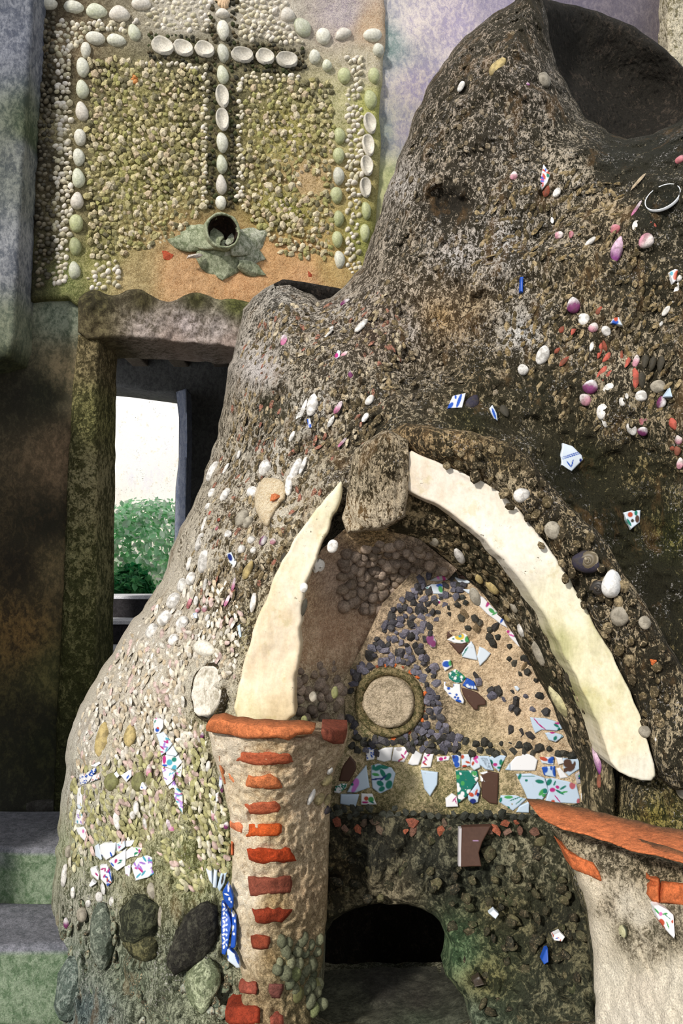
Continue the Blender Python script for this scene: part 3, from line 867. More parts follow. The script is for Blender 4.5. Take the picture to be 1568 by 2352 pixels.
# ================================================================== THE FOUNTAIN MOUND
FT = link('grotto_fountain', None, None, (0.2, 2.1, 0.0), label='rugged mound fountain crusted with shells and china shards around an arched niche', cat='fountain')
MOUND = rbf([(1200, 20, 2.42), (1050, 250, 2.40), (950, 400, 2.40), (1250, 300, 2.34), (1380, 400, 2.2), (1560, 350, 2.08), (1700, 330, 2.0), (1560, 600, 2.0), (1300, 600, 2.14), (1100, 600, 2.25), (930, 650, 2.34),
             (700, 720, 2.44), (600, 760, 2.48), (1000, 880, 2.16), (1250, 880, 2.12), (1560, 900, 1.95), (1350, 1080, 2.10), (1500, 1250, 2.02), (1600, 1400, 1.92), (1600, 1750, 1.80), (1700, 1000, 1.85),
             (620, 900, 2.38), (800, 900, 2.22), (520, 1100, 2.36), (700, 1100, 2.14), (850, 1050, 2.04), (400, 1350, 2.34), (560, 1300, 2.1), (300, 1550, 2.28), (500, 1550, 2.02), (190, 1700, 2.28), (350, 1800, 2.08), (480, 1800, 1.98),
             (160, 1950, 2.26), (300, 2000, 2.08), (480, 2000, 1.97), (140, 2200, 2.22), (300, 2200, 2.03), (460, 2250, 1.93), (130, 2400, 2.18), (400, 2400, 1.9), (600, 2400, 1.84), (900, 2400, 1.9), (1350, 2400, 1.6), (1450, 1850, 1.72),
             (620, 1500, 1.98), (680, 1300, 2.0), (950, 1080, 1.94), (1150, 1200, 1.87), (1350, 1450, 1.8), (1440, 1700, 1.74)])
mound_poly = [(552, 745), (562, 712), (582, 684), (608, 660), (640, 647), (665, 645), (700, 668), (735, 690), (762, 680), (785, 662), (806, 636), (832, 608), (848, 570), (860, 520), (874, 490), (880, 450), (896, 410), (915, 370), (935, 310), (955, 260), (982, 200), (1020, 140), (1065, 85), (1120, 40), (1190, -2), (1200, -60),
              (1240, -60), (1248, 0), (1256, 60), (1280, 150), (1310, 218), (1350, 272), (1400, 305), (1440, 316), (1500, 306), (1568, 272), (1720, 220), (1760, 1000), (1760, 2500), (104, 2500), (122, 2330), (112, 2200), (115, 2110), (128, 1960), (146, 1800), (158, 1700), (182, 1620), (262, 1490),
              (372, 1330), (402, 1240), (442, 1170), (482, 1060), (502, 980), (525, 850), (542, 785)]
niche_hole = [(740, 2335), (748, 1700), (650, 1645), (664, 1540), (684, 1420), (704, 1345), (742, 1266), (790, 1222), (860, 1190), (930, 1150), (1000, 1170), (1090, 1240), (1170, 1325), (1240, 1425), (1300, 1530), (1360, 1660), (1386, 1770), (1372, 1860), (1270, 1900), (1340, 2100), (1364, 2335)]
OLV = (58, 53, 41)
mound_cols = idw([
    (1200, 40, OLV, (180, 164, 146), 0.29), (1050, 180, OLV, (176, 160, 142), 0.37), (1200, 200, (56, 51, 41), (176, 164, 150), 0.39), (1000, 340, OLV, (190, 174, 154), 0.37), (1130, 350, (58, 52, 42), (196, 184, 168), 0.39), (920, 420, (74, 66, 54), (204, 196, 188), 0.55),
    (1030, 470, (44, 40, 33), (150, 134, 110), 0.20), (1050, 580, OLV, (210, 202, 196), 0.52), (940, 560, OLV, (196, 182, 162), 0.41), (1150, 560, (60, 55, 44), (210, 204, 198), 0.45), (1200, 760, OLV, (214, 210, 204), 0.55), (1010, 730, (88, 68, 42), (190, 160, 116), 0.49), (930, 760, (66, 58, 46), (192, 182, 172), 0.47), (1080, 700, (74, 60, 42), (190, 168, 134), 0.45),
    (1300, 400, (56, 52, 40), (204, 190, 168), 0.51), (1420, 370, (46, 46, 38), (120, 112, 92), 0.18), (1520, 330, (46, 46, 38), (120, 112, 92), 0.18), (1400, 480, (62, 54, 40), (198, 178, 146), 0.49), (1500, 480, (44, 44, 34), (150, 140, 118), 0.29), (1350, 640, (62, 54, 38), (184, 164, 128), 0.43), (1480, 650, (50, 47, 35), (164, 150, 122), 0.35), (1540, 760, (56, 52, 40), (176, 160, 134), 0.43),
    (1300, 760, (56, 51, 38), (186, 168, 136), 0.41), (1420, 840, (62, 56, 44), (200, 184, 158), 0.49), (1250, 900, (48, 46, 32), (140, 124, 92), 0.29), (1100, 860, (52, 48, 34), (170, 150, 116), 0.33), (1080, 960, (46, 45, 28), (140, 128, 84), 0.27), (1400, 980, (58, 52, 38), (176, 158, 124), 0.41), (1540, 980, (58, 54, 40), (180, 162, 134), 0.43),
    (1350, 1060, (44, 44, 26), (120, 112, 66), 0.20), (1480, 1080, (50, 48, 32), (150, 134, 92), 0.37), (1300, 1100, (38, 37, 24), (84, 78, 46), 0.14), (1400, 1200, (38, 37, 22), (86, 82, 44), 0.14), (1540, 1230, (46, 48, 26), (124, 118, 66), 0.33), (1500, 1350, (38, 36, 24), (80, 74, 46), 0.14), (1560, 1500, (42, 40, 28), (120, 108, 74), 0.27), (1540, 1650, (56, 52, 40), (184, 166, 138), 0.41),  # darkest points: moss, plus the shadow beside the hood put into the colour
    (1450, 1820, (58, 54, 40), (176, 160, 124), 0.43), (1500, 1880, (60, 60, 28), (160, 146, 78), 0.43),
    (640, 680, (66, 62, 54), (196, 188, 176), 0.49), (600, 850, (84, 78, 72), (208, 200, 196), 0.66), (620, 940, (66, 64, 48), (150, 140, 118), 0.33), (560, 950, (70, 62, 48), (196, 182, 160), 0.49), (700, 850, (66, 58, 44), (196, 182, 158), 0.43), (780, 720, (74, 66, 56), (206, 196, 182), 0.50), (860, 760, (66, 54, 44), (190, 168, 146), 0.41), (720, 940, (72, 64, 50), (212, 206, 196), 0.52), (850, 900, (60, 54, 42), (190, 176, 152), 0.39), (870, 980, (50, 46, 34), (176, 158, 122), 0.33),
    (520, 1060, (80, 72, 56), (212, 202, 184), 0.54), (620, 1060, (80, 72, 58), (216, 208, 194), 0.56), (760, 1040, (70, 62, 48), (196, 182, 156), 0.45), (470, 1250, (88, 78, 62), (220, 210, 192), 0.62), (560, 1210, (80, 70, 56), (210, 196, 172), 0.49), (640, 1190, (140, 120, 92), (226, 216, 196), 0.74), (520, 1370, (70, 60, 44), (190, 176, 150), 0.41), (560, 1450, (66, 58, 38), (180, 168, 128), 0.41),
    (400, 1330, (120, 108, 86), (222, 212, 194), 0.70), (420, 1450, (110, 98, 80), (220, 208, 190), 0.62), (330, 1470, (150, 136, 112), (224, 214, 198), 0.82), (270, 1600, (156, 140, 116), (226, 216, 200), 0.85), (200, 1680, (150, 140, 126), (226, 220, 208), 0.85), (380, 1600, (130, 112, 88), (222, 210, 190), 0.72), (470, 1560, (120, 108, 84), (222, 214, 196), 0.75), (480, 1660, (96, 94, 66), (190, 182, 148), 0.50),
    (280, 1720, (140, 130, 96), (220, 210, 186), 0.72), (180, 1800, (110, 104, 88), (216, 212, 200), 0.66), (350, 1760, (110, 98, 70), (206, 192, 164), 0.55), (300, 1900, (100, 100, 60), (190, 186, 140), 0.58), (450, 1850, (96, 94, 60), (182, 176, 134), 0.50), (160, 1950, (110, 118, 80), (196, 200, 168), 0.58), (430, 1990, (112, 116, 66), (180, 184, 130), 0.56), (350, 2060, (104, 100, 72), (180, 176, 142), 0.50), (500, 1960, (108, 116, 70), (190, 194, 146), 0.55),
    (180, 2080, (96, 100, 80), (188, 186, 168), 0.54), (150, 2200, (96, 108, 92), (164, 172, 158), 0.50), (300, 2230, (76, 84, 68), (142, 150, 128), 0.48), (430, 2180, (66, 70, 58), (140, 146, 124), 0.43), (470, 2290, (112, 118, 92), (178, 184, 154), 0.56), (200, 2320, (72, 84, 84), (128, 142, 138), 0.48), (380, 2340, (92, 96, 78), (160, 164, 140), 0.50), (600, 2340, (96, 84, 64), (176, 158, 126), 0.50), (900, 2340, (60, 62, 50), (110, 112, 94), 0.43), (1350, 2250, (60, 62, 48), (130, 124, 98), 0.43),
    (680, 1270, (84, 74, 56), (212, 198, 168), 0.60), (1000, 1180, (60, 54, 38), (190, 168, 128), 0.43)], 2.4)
DENT = [(1025, 472, 42, 34, -.055), (1010, 440, 16, 20, -.02), (945, 885, 26, 34, -.03), (868, 968, 18, 14, -.04), (1095, 880, 30, 16, .02), (1290, 160, 20, 18, -.02), (1330, 345, 40, 20, .012), (1540, 470, 30, 40, -.015), (600, 860, 50, 70, .012), (1060, 720, 90, 70, .018), (1240, 240, 40, 60, .015), (1140, 160, 24, 30, .02), (1420, 1120, 60, 40, .02)]
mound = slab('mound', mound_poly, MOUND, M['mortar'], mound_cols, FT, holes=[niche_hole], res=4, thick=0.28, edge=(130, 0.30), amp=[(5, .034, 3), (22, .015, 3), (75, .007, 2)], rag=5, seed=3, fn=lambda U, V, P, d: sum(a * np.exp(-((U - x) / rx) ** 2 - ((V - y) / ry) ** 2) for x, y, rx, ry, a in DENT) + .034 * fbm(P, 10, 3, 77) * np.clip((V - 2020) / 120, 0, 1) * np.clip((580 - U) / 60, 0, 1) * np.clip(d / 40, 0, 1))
# the same surface for setting pieces on it
mloops = [np.array(mound_poly, float)]
def MS(u, v):
    u = np.asarray(u, float); v = np.asarray(v, float)
    d, _, _ = nearpoly(u.ravel(), v.ravel(), mloops)
    t = np.clip(d / 130, 0, 1).reshape(u.shape)
    Y = MOUND(u, v) + 0.30 * (1 - np.sqrt(np.maximum(0, 1 - (1 - t) ** 2)))
    P = UP(u, v, Y)
    return Y - .028 * fbm(P, 5, 3, 3) - .006 * fbm(P, 22, 1, 3)
# dark hollow of the mound top, behind its rim
HOL = rbf([(1240, 20, 2.62), (1330, 10, 2.86), (1420, 45, 2.92), (1530, 115, 2.86), (1600, 160, 2.8), (1700, 230, 2.7), (1300, 120, 2.86), (1400, 170, 3.02), (1500, 220, 2.98), (1600, 270, 2.86), (1280, 250, 2.7), (1400, 330, 2.85), (1560, 380, 2.75)])
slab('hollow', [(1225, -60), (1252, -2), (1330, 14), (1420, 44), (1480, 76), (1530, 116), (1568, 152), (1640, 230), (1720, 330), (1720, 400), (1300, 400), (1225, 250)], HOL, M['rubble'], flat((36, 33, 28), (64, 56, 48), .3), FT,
     res=7, thick=.2, edge=(24, .05), amp=[(6, .02, 3), (30, .006, 2)], rag=3, label='dark inside of the mound top')
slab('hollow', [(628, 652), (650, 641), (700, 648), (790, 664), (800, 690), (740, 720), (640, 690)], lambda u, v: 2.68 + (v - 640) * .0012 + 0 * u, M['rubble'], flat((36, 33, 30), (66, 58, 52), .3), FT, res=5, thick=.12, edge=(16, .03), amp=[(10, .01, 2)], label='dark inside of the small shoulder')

# ------------------------------------------------------------------ niche
VAULT = rbf([(640, 1660, 2.02), (655, 1560, 2.02), (672, 1440, 2.03), (697, 1350, 2.04), (742, 1265, 2.05), (790, 1225, 2.04), (870, 1212, 2.03), (960, 1255, 2.05), (1045, 1312, 2.1), (1000, 1340, 2.2), (960, 1330, 2.21), (880, 1400, 2.22), (830, 1500, 2.22), (800, 1560, 2.22), (800, 1660, 2.22), (780, 1380, 2.16), (740, 1500, 2.13), (860, 1300, 2.15)])
van_cols = idw([(700, 1480, (193, 159, 127), (236, 209, 177), .5), (760, 1450, (184, 148, 120), (221, 189, 159), .5), (690, 1380, (170, 136, 109), (225, 196, 161), .5), (830, 1330, (139, 123, 109), (200, 180, 161), .5), (930, 1290, (109, 98, 88), (182, 164, 148), .45), (780, 1330, (170, 145, 127), (216, 191, 170), .5), (660, 1600, (182, 155, 113), (236, 227, 189), .6), (730, 1600, (127, 116, 98), (196, 182, 157), .5), (860, 1225, (102, 86, 61), (212, 182, 134), .45)])
vault = slab('niche_vault', [(636, 1668), (652, 1560), (668, 1440), (692, 1350), (738, 1262), (790, 1216), (870, 1205), (960, 1235), (1050, 1308), (1010, 1352), (965, 1340), (895, 1405), (845, 1500), (815, 1560), (812, 1668)], VAULT, M['sandy'], van_cols, FT, res=4, thick=.12, amp=[(9, .012, 3), (40, .006, 3)], seed=5)
TYM = wall_plane(2.20, -0.16)
def TYMF(u, v):
    return TYM(np.asarray(u, float), np.asarray(v, float))
tym_cols = idw([(900, 1450, (132, 116, 96), (209, 184, 154), .5), (1100, 1480, (187, 160, 127), (231, 204, 169), .55), (1200, 1600, (198, 169, 136), (237, 211, 178), .6), (1250, 1700, (187, 160, 127), (231, 206, 171), .55), (1000, 1640, (121, 107, 88), (202, 180, 149), .5), (850, 1690, (99, 99, 66), (187, 167, 129), .45), (1000, 1710, (121, 112, 77), (209, 189, 149), .5),
                (1100, 1780, (132, 125, 88), (215, 195, 156), .5), (950, 1790, (154, 145, 99), (226, 209, 165), .55), (1050, 1850, (92, 92, 59), (176, 162, 116), .45), (850, 1860, (92, 88, 59), (171, 156, 114), .45), (800, 1740, (132, 121, 85), (215, 195, 160), .5), (1000, 1890, (66, 63, 48), (143, 127, 99), .4), (930, 1610, (121, 107, 83), (198, 178, 145), .5)])
tymp = slab('niche_back', [(960, 1300), (1050, 1290), (1130, 1380), (1210, 1500), (1290, 1620), (1345, 1720), (1400, 1800), (1400, 1900), (735, 1900), (740, 1740), (792, 1650), (790, 1560), (835, 1480), (880, 1385)], TYMF, M['sandy'], tym_cols, FT, res=4, thick=.08, amp=[(14, .006, 3), (60, .003, 2)], seed=6)
INTR = rbf([(930, 1130, 1.97), (1010, 1160, 1.95), (1090, 1225, 1.93), (1170, 1305, 1.9), (1240, 1405, 1.88), (1290, 1505, 1.85), (1340, 1605, 1.82), (1385, 1700, 1.79), (1400, 1800, 1.78), (1375, 1860, 1.85), (1345, 1750, 1.96), (1310, 1690, 1.99), (1280, 1620, 2.02), (1230, 1530, 2.05), (1170, 1430, 2.08), (1110, 1360, 2.1), (1050, 1310, 2.1), (960, 1250, 2.06), (880, 1220, 2.04), (900, 1170, 1.98)])
intr_cols = idw([(1000, 1200, (60, 54, 38), (196, 176, 138), .42), (1100, 1300, (52, 49, 34), (170, 154, 122), .32), (1200, 1450, (52, 49, 36), (186, 172, 146), .38), (1280, 1560, (50, 48, 34), (176, 160, 128), .32), (1360, 1700, (56, 52, 38), (186, 168, 136), .38), (1370, 1820, (58, 54, 38), (176, 160, 126), .36)])
intr = slab('arch_soffit', [(880, 1175), (930, 1126), (1010, 1155), (1095, 1220), (1175, 1300), (1245, 1400), (1297, 1500), (1347, 1600), (1392, 1695), (1412, 1800), (1412, 1880), (1352, 1870), (1343, 1760), (1308, 1690), (1276, 1620), (1226, 1530), (1166, 1430), (1106, 1356), (1046, 1306), (980, 1250), (900, 1225), (850, 1225)], INTR, M['rubble'], intr_cols, FT, res=4, thick=.05, edge=(8, .02), amp=[(10, .014, 3), (45, .007, 2)], rag=4, seed=8)
# white-washed arch bands
BANDR = rbf([(930, 1080, 1.925), (1080, 1160, 1.885), (1230, 1310, 1.83), (1330, 1460, 1.79), (1400, 1620, 1.75), (1450, 1780, 1.72), (1000, 1060, 1.90), (1400, 1500, 1.76), (1200, 1400, 1.86)])
wash_cols = idw([(960, 1090, (206, 188, 162), (230, 220, 206), .55), (1080, 1150, (210, 194, 168), (232, 224, 212), .6), (1200, 1260, (218, 208, 188), (234, 228, 216), .7), (1300, 1400, (196, 190, 150), (234, 226, 204), .7), (1380, 1550, (180, 174, 132), (230, 222, 198), .66), (1430, 1700, (200, 186, 150), (232, 222, 198), .66), (1280, 1480, (150, 150, 100), (214, 206, 166), .5), (1340, 1600, (150, 148, 96), (212, 204, 164), .5), (1460, 1770, (190, 184, 164), (226, 220, 206), .6)])
bandr_poly = smooth([(934, 1030), (988, 1056), (1085, 1094), (1147, 1130), (1199, 1179), (1260, 1256), (1331, 1365), (1356, 1423), (1403, 1499), (1461, 1617), (1500, 1740), (1506, 1795), (1462, 1790), (1404, 1768), (1386, 1690), (1342, 1600), (1292, 1500), (1242, 1400), (1172, 1300), (1092, 1222), (1010, 1160), (950, 1135), (932, 1128), (930, 1080)], 1)
slab('arch_band', bandr_poly, off(BANDR, .012), M['wash'], wash_cols, FT, res=4, thick=.12, edge=(4, .006), amp=[(7, .006, 2), (60, .0012, 2)], rag=4, seed=11, label='right curve of the white-washed arch')
BANDL = rbf([(785, 1105, 1.99), (700, 1230, 1.98), (640, 1350, 1.965), (600, 1480, 1.95), (590, 1640, 1.93), (660, 1500, 1.965), (650, 1640, 1.93), (560, 1560, 1.96)])
slab('arch_band', smooth([(786, 1100), (768, 1118), (735, 1158), (700, 1202), (640, 1300), (602, 1390), (576, 1460), (555, 1540), (533, 1652), (596, 1668), (676, 1655), (676, 1595), (684, 1520), (690, 1445), (696, 1380), (708, 1320), (742, 1240), (776, 1165), (788, 1130)], 1), BANDL, M['wash'],
     idw([(770, 1130, (206, 196, 156), (232, 224, 200), .6), (700, 1260, (214, 196, 158), (236, 226, 206), .6), (630, 1400, (212, 190, 152), (234, 222, 202), .6), (600, 1550, (212, 188, 150), (232, 218, 194), .6), (560, 1640, (190, 178, 130), (226, 214, 182), .6), (640, 1640, (160, 140, 104), (216, 196, 160), .5)]), FT, res=4, thick=.1, edge=(6, .01), amp=[(7, .007, 2), (70, .0015, 2)], rag=6, seed=12, label='left curve of the white-washed arch')
# rubble hood over the arch, keystone
HOOD = rbf([(900, 1000, 1.95), (960, 1000, 1.90), (1100, 1050, 1.84), (1230, 1150, 1.79), (1330, 1300, 1.75), (1420, 1430, 1.72), (1500, 1560, 1.69), (1560, 1700, 1.66), (1300, 1200, 1.78), (1450, 1620, 1.72), (1000, 1060, 1.88), (1500, 1790, 1.69)])
hood_cols = idw([(950, 990, (66, 56, 40), (176, 150, 112), .42), (1050, 1000, (64, 56, 38), (190, 164, 122), .5), (1150, 1060, (54, 48, 34), (150, 130, 94), .34), (1230, 1140, (54, 48, 36), (188, 168, 136), .4), (1300, 1230, (54, 49, 36), (184, 166, 134), .38), (1360, 1330, (50, 46, 34), (176, 158, 128), .34), (1420, 1440, (54, 49, 37), (190, 172, 142), .42), (1480, 1560, (48, 44, 33), (160, 144, 114), .32), (1540, 1680, (54, 50, 38), (184, 168, 138), .4), (1140, 1120, (70, 62, 46), (206, 190, 160), .55)])
hood = slab('arch_hood', smooth([(880, 1010), (905, 985), (940, 972), (1040, 984), (1150, 1008), (1215, 1052), (1250, 1100), (1300, 1150), (1380, 1230), (1420, 1300), (1460, 1360), (1520, 1450), (1580, 1560), (1640, 1750), (1640, 1830), (1504, 1800), (1497, 1740), (1458, 1619), (1400, 1502), (1353, 1426), (1328, 1368), (1257, 1259), (1196, 1182), (1144, 1134), (1082, 1098), (988, 1060), (936, 1036), (900, 1036)], 1), HOOD, M['mortar'], hood_cols, FT,
     res=4, thick=.36, edge=(34, .06), amp=[(9, .018, 3), (34, .009, 3)], rag=6, seed=14)
KEY = rbf([(815, 1060, 1.97), (860, 1060, 1.89), (900, 1080, 1.86), (935, 1080, 1.90), (860, 1180, 1.91), (920, 1180, 1.91), (800, 1190, 1.98), (900, 1000, 1.92)])
keys = slab('keystone', smooth([(812, 1030), (850, 1005), (890, 985), (938, 1012), (940, 1090), (934, 1140), (930, 1190), (880, 1215), (800, 1225), (786, 1190), (800, 1120)], 0), KEY, M['mortar'], idw([(830, 1120, (70, 62, 44), (200, 184, 156), .5), (890, 1080, (62, 54, 38), (186, 168, 138), .46), (925, 1120, (90, 76, 54), (202, 186, 160), .6), (810, 1180, (130, 104, 70), (216, 200, 172), .6), (870, 1200, (90, 76, 54), (204, 188, 162), .55)]), FT,
     res=3, thick=.14, edge=(9, .02), amp=[(12, .012, 3), (50, .005, 2)], rag=4, seed=15, fn=lambda U, V, P, d: .010 * vnoise(np.stack([U * .07, V * .012, U * 0], -1), 4) * np.clip(d / 12, 0, 1) + .006 * vnoise(np.stack([U * .2, V * .03, U * 0], -1), 5))
# round boss
bp = mats(TYMF, [893], [1612], 1, 1, 1, 0, 0, None)[0]; bp[:, :3] /= np.linalg.norm(bp[:, :3], axis=0)
q = 2.18 / FPX
ring = place('stone_ring', lathe('stone_ring', [(80 * q, -4 * q), (78 * q, 8 * q), (73 * q, 14 * q), (66 * q, 12 * q), (60 * q, 6 * q), (56 * q, -6 * q)], M['sandy'], ((74, 72, 44), (150, 134, 98), .5), 52, 3, .003), bp, FT, label='mossy ring around the round stone boss')
place('stone_disc', lathe('stone_disc', [(59 * q, -8 * q), (58 * q, 10 * q), (54 * q, 17 * q), (47 * q, 17 * q), (40 * q, 13 * q), (30 * q, 15 * q), (15 * q, 14 * q), (.001, 15 * q)], M['sandy'], ((150, 136, 112), (206, 188, 162), .55), 52, 4, .003), bp, FT, label='round pale stone boss')
# limpet crust on the vault and the small block beside the boss
field('limpet', np.concatenate([scatter([(790, 1270), (880, 1240), (990, 1262), (1030, 1310), (960, 1330), (885, 1395), (830, 1410), (775, 1390), (785, 1330)], 19, 31), scatter([(680, 1530), (760, 1520), (790, 1570), (790, 1650), (680, 1655)], 24, 32)]), VAULT, GD, [(150, 134, 120), (168, 150, 134), (128, 114, 102), (140, 124, 108)], M['pebble'], FT, 12, 13, 12, 40, 200, 0, 12, True, .35)

# ------------------------------------------------------------------ basin
BAS = rbf([(745, 1870, 2.16), (1240, 1880, 2.06), (1300, 1960, 1.98), (1345, 2080, 1.9), (1370, 2250, 1.84), (745, 2080, 2.14), (900, 2040, 2.12), (1050, 2080, 2.06), (1100, 2250, 1.98), (1080, 2400, 1.86), (1370, 2400, 1.76), (740, 2250, 2.12), (740, 2400, 2.02), (900, 2400, 1.95)])
mouth = smooth([(728, 2235), (740, 2150), (775, 2105), (830, 2082), (890, 2074), (960, 2084), (1005, 2108), (1026, 2150), (1030, 2195), (1016, 2232), (1050, 2268), (1076, 2315), (1086, 2470), (1086, 2478), (728, 2478), (726, 2470)], 1)
bas_cols = idw([(850, 1960, (42, 42, 36), (96, 92, 74), .36), (780, 2000, (56, 50, 36), (120, 106, 76), .4), (1000, 1990, (44, 45, 38), (104, 102, 84), .36), (1100, 2000, (42, 44, 36), (90, 92, 74), .34), (1220, 1960, (56, 56, 42), (150, 144, 118), .42), (1150, 2100, (54, 54, 38), (130, 122, 88), .4), (1280, 2150, (46, 46, 36), (112, 106, 80), .36), (1050, 2180, (56, 76, 52), (110, 132, 96), .45), (1120, 2250, (52, 54, 36), (126, 122, 82), .4), (1250, 2300, (52, 54, 42), (126, 122, 96), .4), (1100, 2340, (60, 70, 56), (116, 126, 104), .45), (900, 2060, (70, 64, 50), (140, 130, 106), .45)])
basin = slab('basin_surround', [(738, 1865), (1260, 1870), (1310, 1940), (1350, 2060), (1378, 2200), (1378, 2480), (728, 2480), (738, 2200)], BAS, M['rubble'], bas_cols, FT, holes=[mouth], res=4, thick=.07, edge=(22, .06), amp=[(7, .030, 3), (22, .020, 3), (70, .006, 2)], rag=5, seed=18)
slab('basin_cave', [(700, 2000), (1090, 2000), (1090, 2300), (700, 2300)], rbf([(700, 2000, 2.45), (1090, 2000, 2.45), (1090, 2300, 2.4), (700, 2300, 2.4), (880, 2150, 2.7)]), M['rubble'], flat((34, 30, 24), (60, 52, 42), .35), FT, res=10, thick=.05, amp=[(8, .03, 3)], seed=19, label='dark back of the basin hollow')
slab('basin_sill', [(700, 2244), (800, 2236), (1040, 2232), (1090, 2260), (1110, 2310), (1120, 2490), (700, 2490)], rbf([(732, 2238, 2.34), (1010, 2228, 2.34), (1060, 2290, 2.06), (740, 2320, 2.08), (900, 2330, 2.04), (740, 2400, 1.92), (1080, 2400, 1.88), (900, 2480, 1.8)]), M['stone'], idw([(880, 2260, (50, 48, 43), (76, 73, 66), .45), (800, 2320, (58, 58, 48), (98, 98, 82), .5), (960, 2300, (50, 48, 42), (80, 77, 68), .45), (960, 2345, (54, 60, 48), (96, 102, 84), .5)]), FT, res=5, thick=.03, edge=(8, .015), amp=[(12, .014, 3), (50, .005, 2)], rag=4, seed=20)

# ------------------------------------------------------------------ pilasters with their bricks
PL = rbf([(475, 1680, 1.90), (590, 1690, 1.80), (660, 1690, 1.79), (760, 1700, 1.86), (800, 1690, 1.93), (520, 1800, 1.93), (585, 1800, 1.83), (660, 1800, 1.84), (755, 1830, 1.97), (532, 1950, 1.94), (585, 1950, 1.85), (670, 1950, 1.88), (752, 1950, 1.99), (535, 2100, 1.93), (592, 2100, 1.84), (680, 2100, 1.89), (748, 2100, 1.99), (560, 2230, 1.90), (600, 2230, 1.84), (660, 2230, 1.86), (735, 2250, 1.97), (560, 2400, 1.84), (620, 2400, 1.80), (700, 2400, 1.88)])
pil_cols = idw([(520, 1720, (206, 186, 158), (232, 218, 196), .65), (560, 1900, (208, 186, 154), (232, 218, 194), .65), (565, 2050, (212, 192, 162), (234, 222, 200), .7), (575, 2180, (200, 180, 146), (228, 212, 186), .6), (700, 1750, (150, 128, 104), (206, 184, 154), .5), (690, 1850, (160, 138, 112), (212, 192, 164), .55), (710, 1950, (146, 126, 100), (204, 184, 154), .5), (700, 2050, (140, 118, 92), (196, 172, 140), .5), (700, 2150, (128, 110, 84), (184, 162, 128), .5), (620, 1740, (170, 142, 104), (220, 196, 158), .55), (620, 1880, (176, 148, 108), (222, 198, 156), .55), (630, 2070, (140, 116, 80), (196, 170, 126), .5), (620, 2200, (120, 100, 68), (176, 152, 112), .45), (670, 2200, (96, 96, 64), (160, 150, 112), .45), (600, 2320, (110, 92, 66), (176, 154, 118), .5), (690, 2300, (92, 84, 60), (160, 142, 106), .45)])  # left face paler, right face darker: fall of light put into the colour
pil = slab('pilaster', [(476, 1672), (560, 1690), (800, 1690), (788, 1730), (770, 1765), (757, 1830), (753, 1950), (750, 2080), (744, 2200), (720, 2300), (700, 2480), (548, 2480), (556, 2290), (548, 2180), (534, 2060), (531, 1950), (526, 1860), (510, 1790), (488, 1730)], PL, M['sandy'], pil_cols, FT, res=3, thick=.16, edge=(12, .03), amp=[(14, .007, 3), (75, .009, 2)], rag=4, seed=21, label='left pilaster of sandy mortar with exposed bricks')
def brick(poly, dep, proud, parent, col, seed, thick=.05, dark=None, lab=None, edge=6, name='brick', backcol=None):
    c2 = tuple(min(255, x * 1.12) for x in col)
    c1 = tuple(x * .72 for x in col) if dark is None else dark
    return slab(name, poly, off(dep, proud), M['brickm'], flat(c1, c2, .55), parent, res=4, thick=thick, edge=(edge, .012), amp=[(22, .003, 3), (90, .002, 2)], rag=3, seed=seed, label=lab, backcol=backcol)
def Z(x0, y0, s, pts):
    return [(x0 + a / s, y0 + b / s) for a, b in pts]
z5 = lambda pts: Z(460, 1620, 4.356, pts)
z6 = lambda pts: Z(460, 1950, 4.356, pts)
OR, RD, DR = (198, 116, 72), (176, 92, 62), (128, 70, 54)
brick(z5([(60, 210), (90, 150), (210, 130), (330, 175), (500, 195), (900, 205), (1080, 225), (1150, 240), (1120, 290), (960, 310), (880, 345), (780, 330), (640, 335), (480, 335), (330, 305), (150, 275), (60, 255)]), PL, .035, pil, OR, 1, .07, lab='wide orange capping brick', edge=9, backcol=((96, 62, 40), (140, 88, 56)))
brick(z5([(1205, 230), (1470, 235), (1470, 310), (1430, 385), (1330, 385), (1230, 345), (1210, 280)]), PL, .03, pil, DR, 2, .1, edge=8)
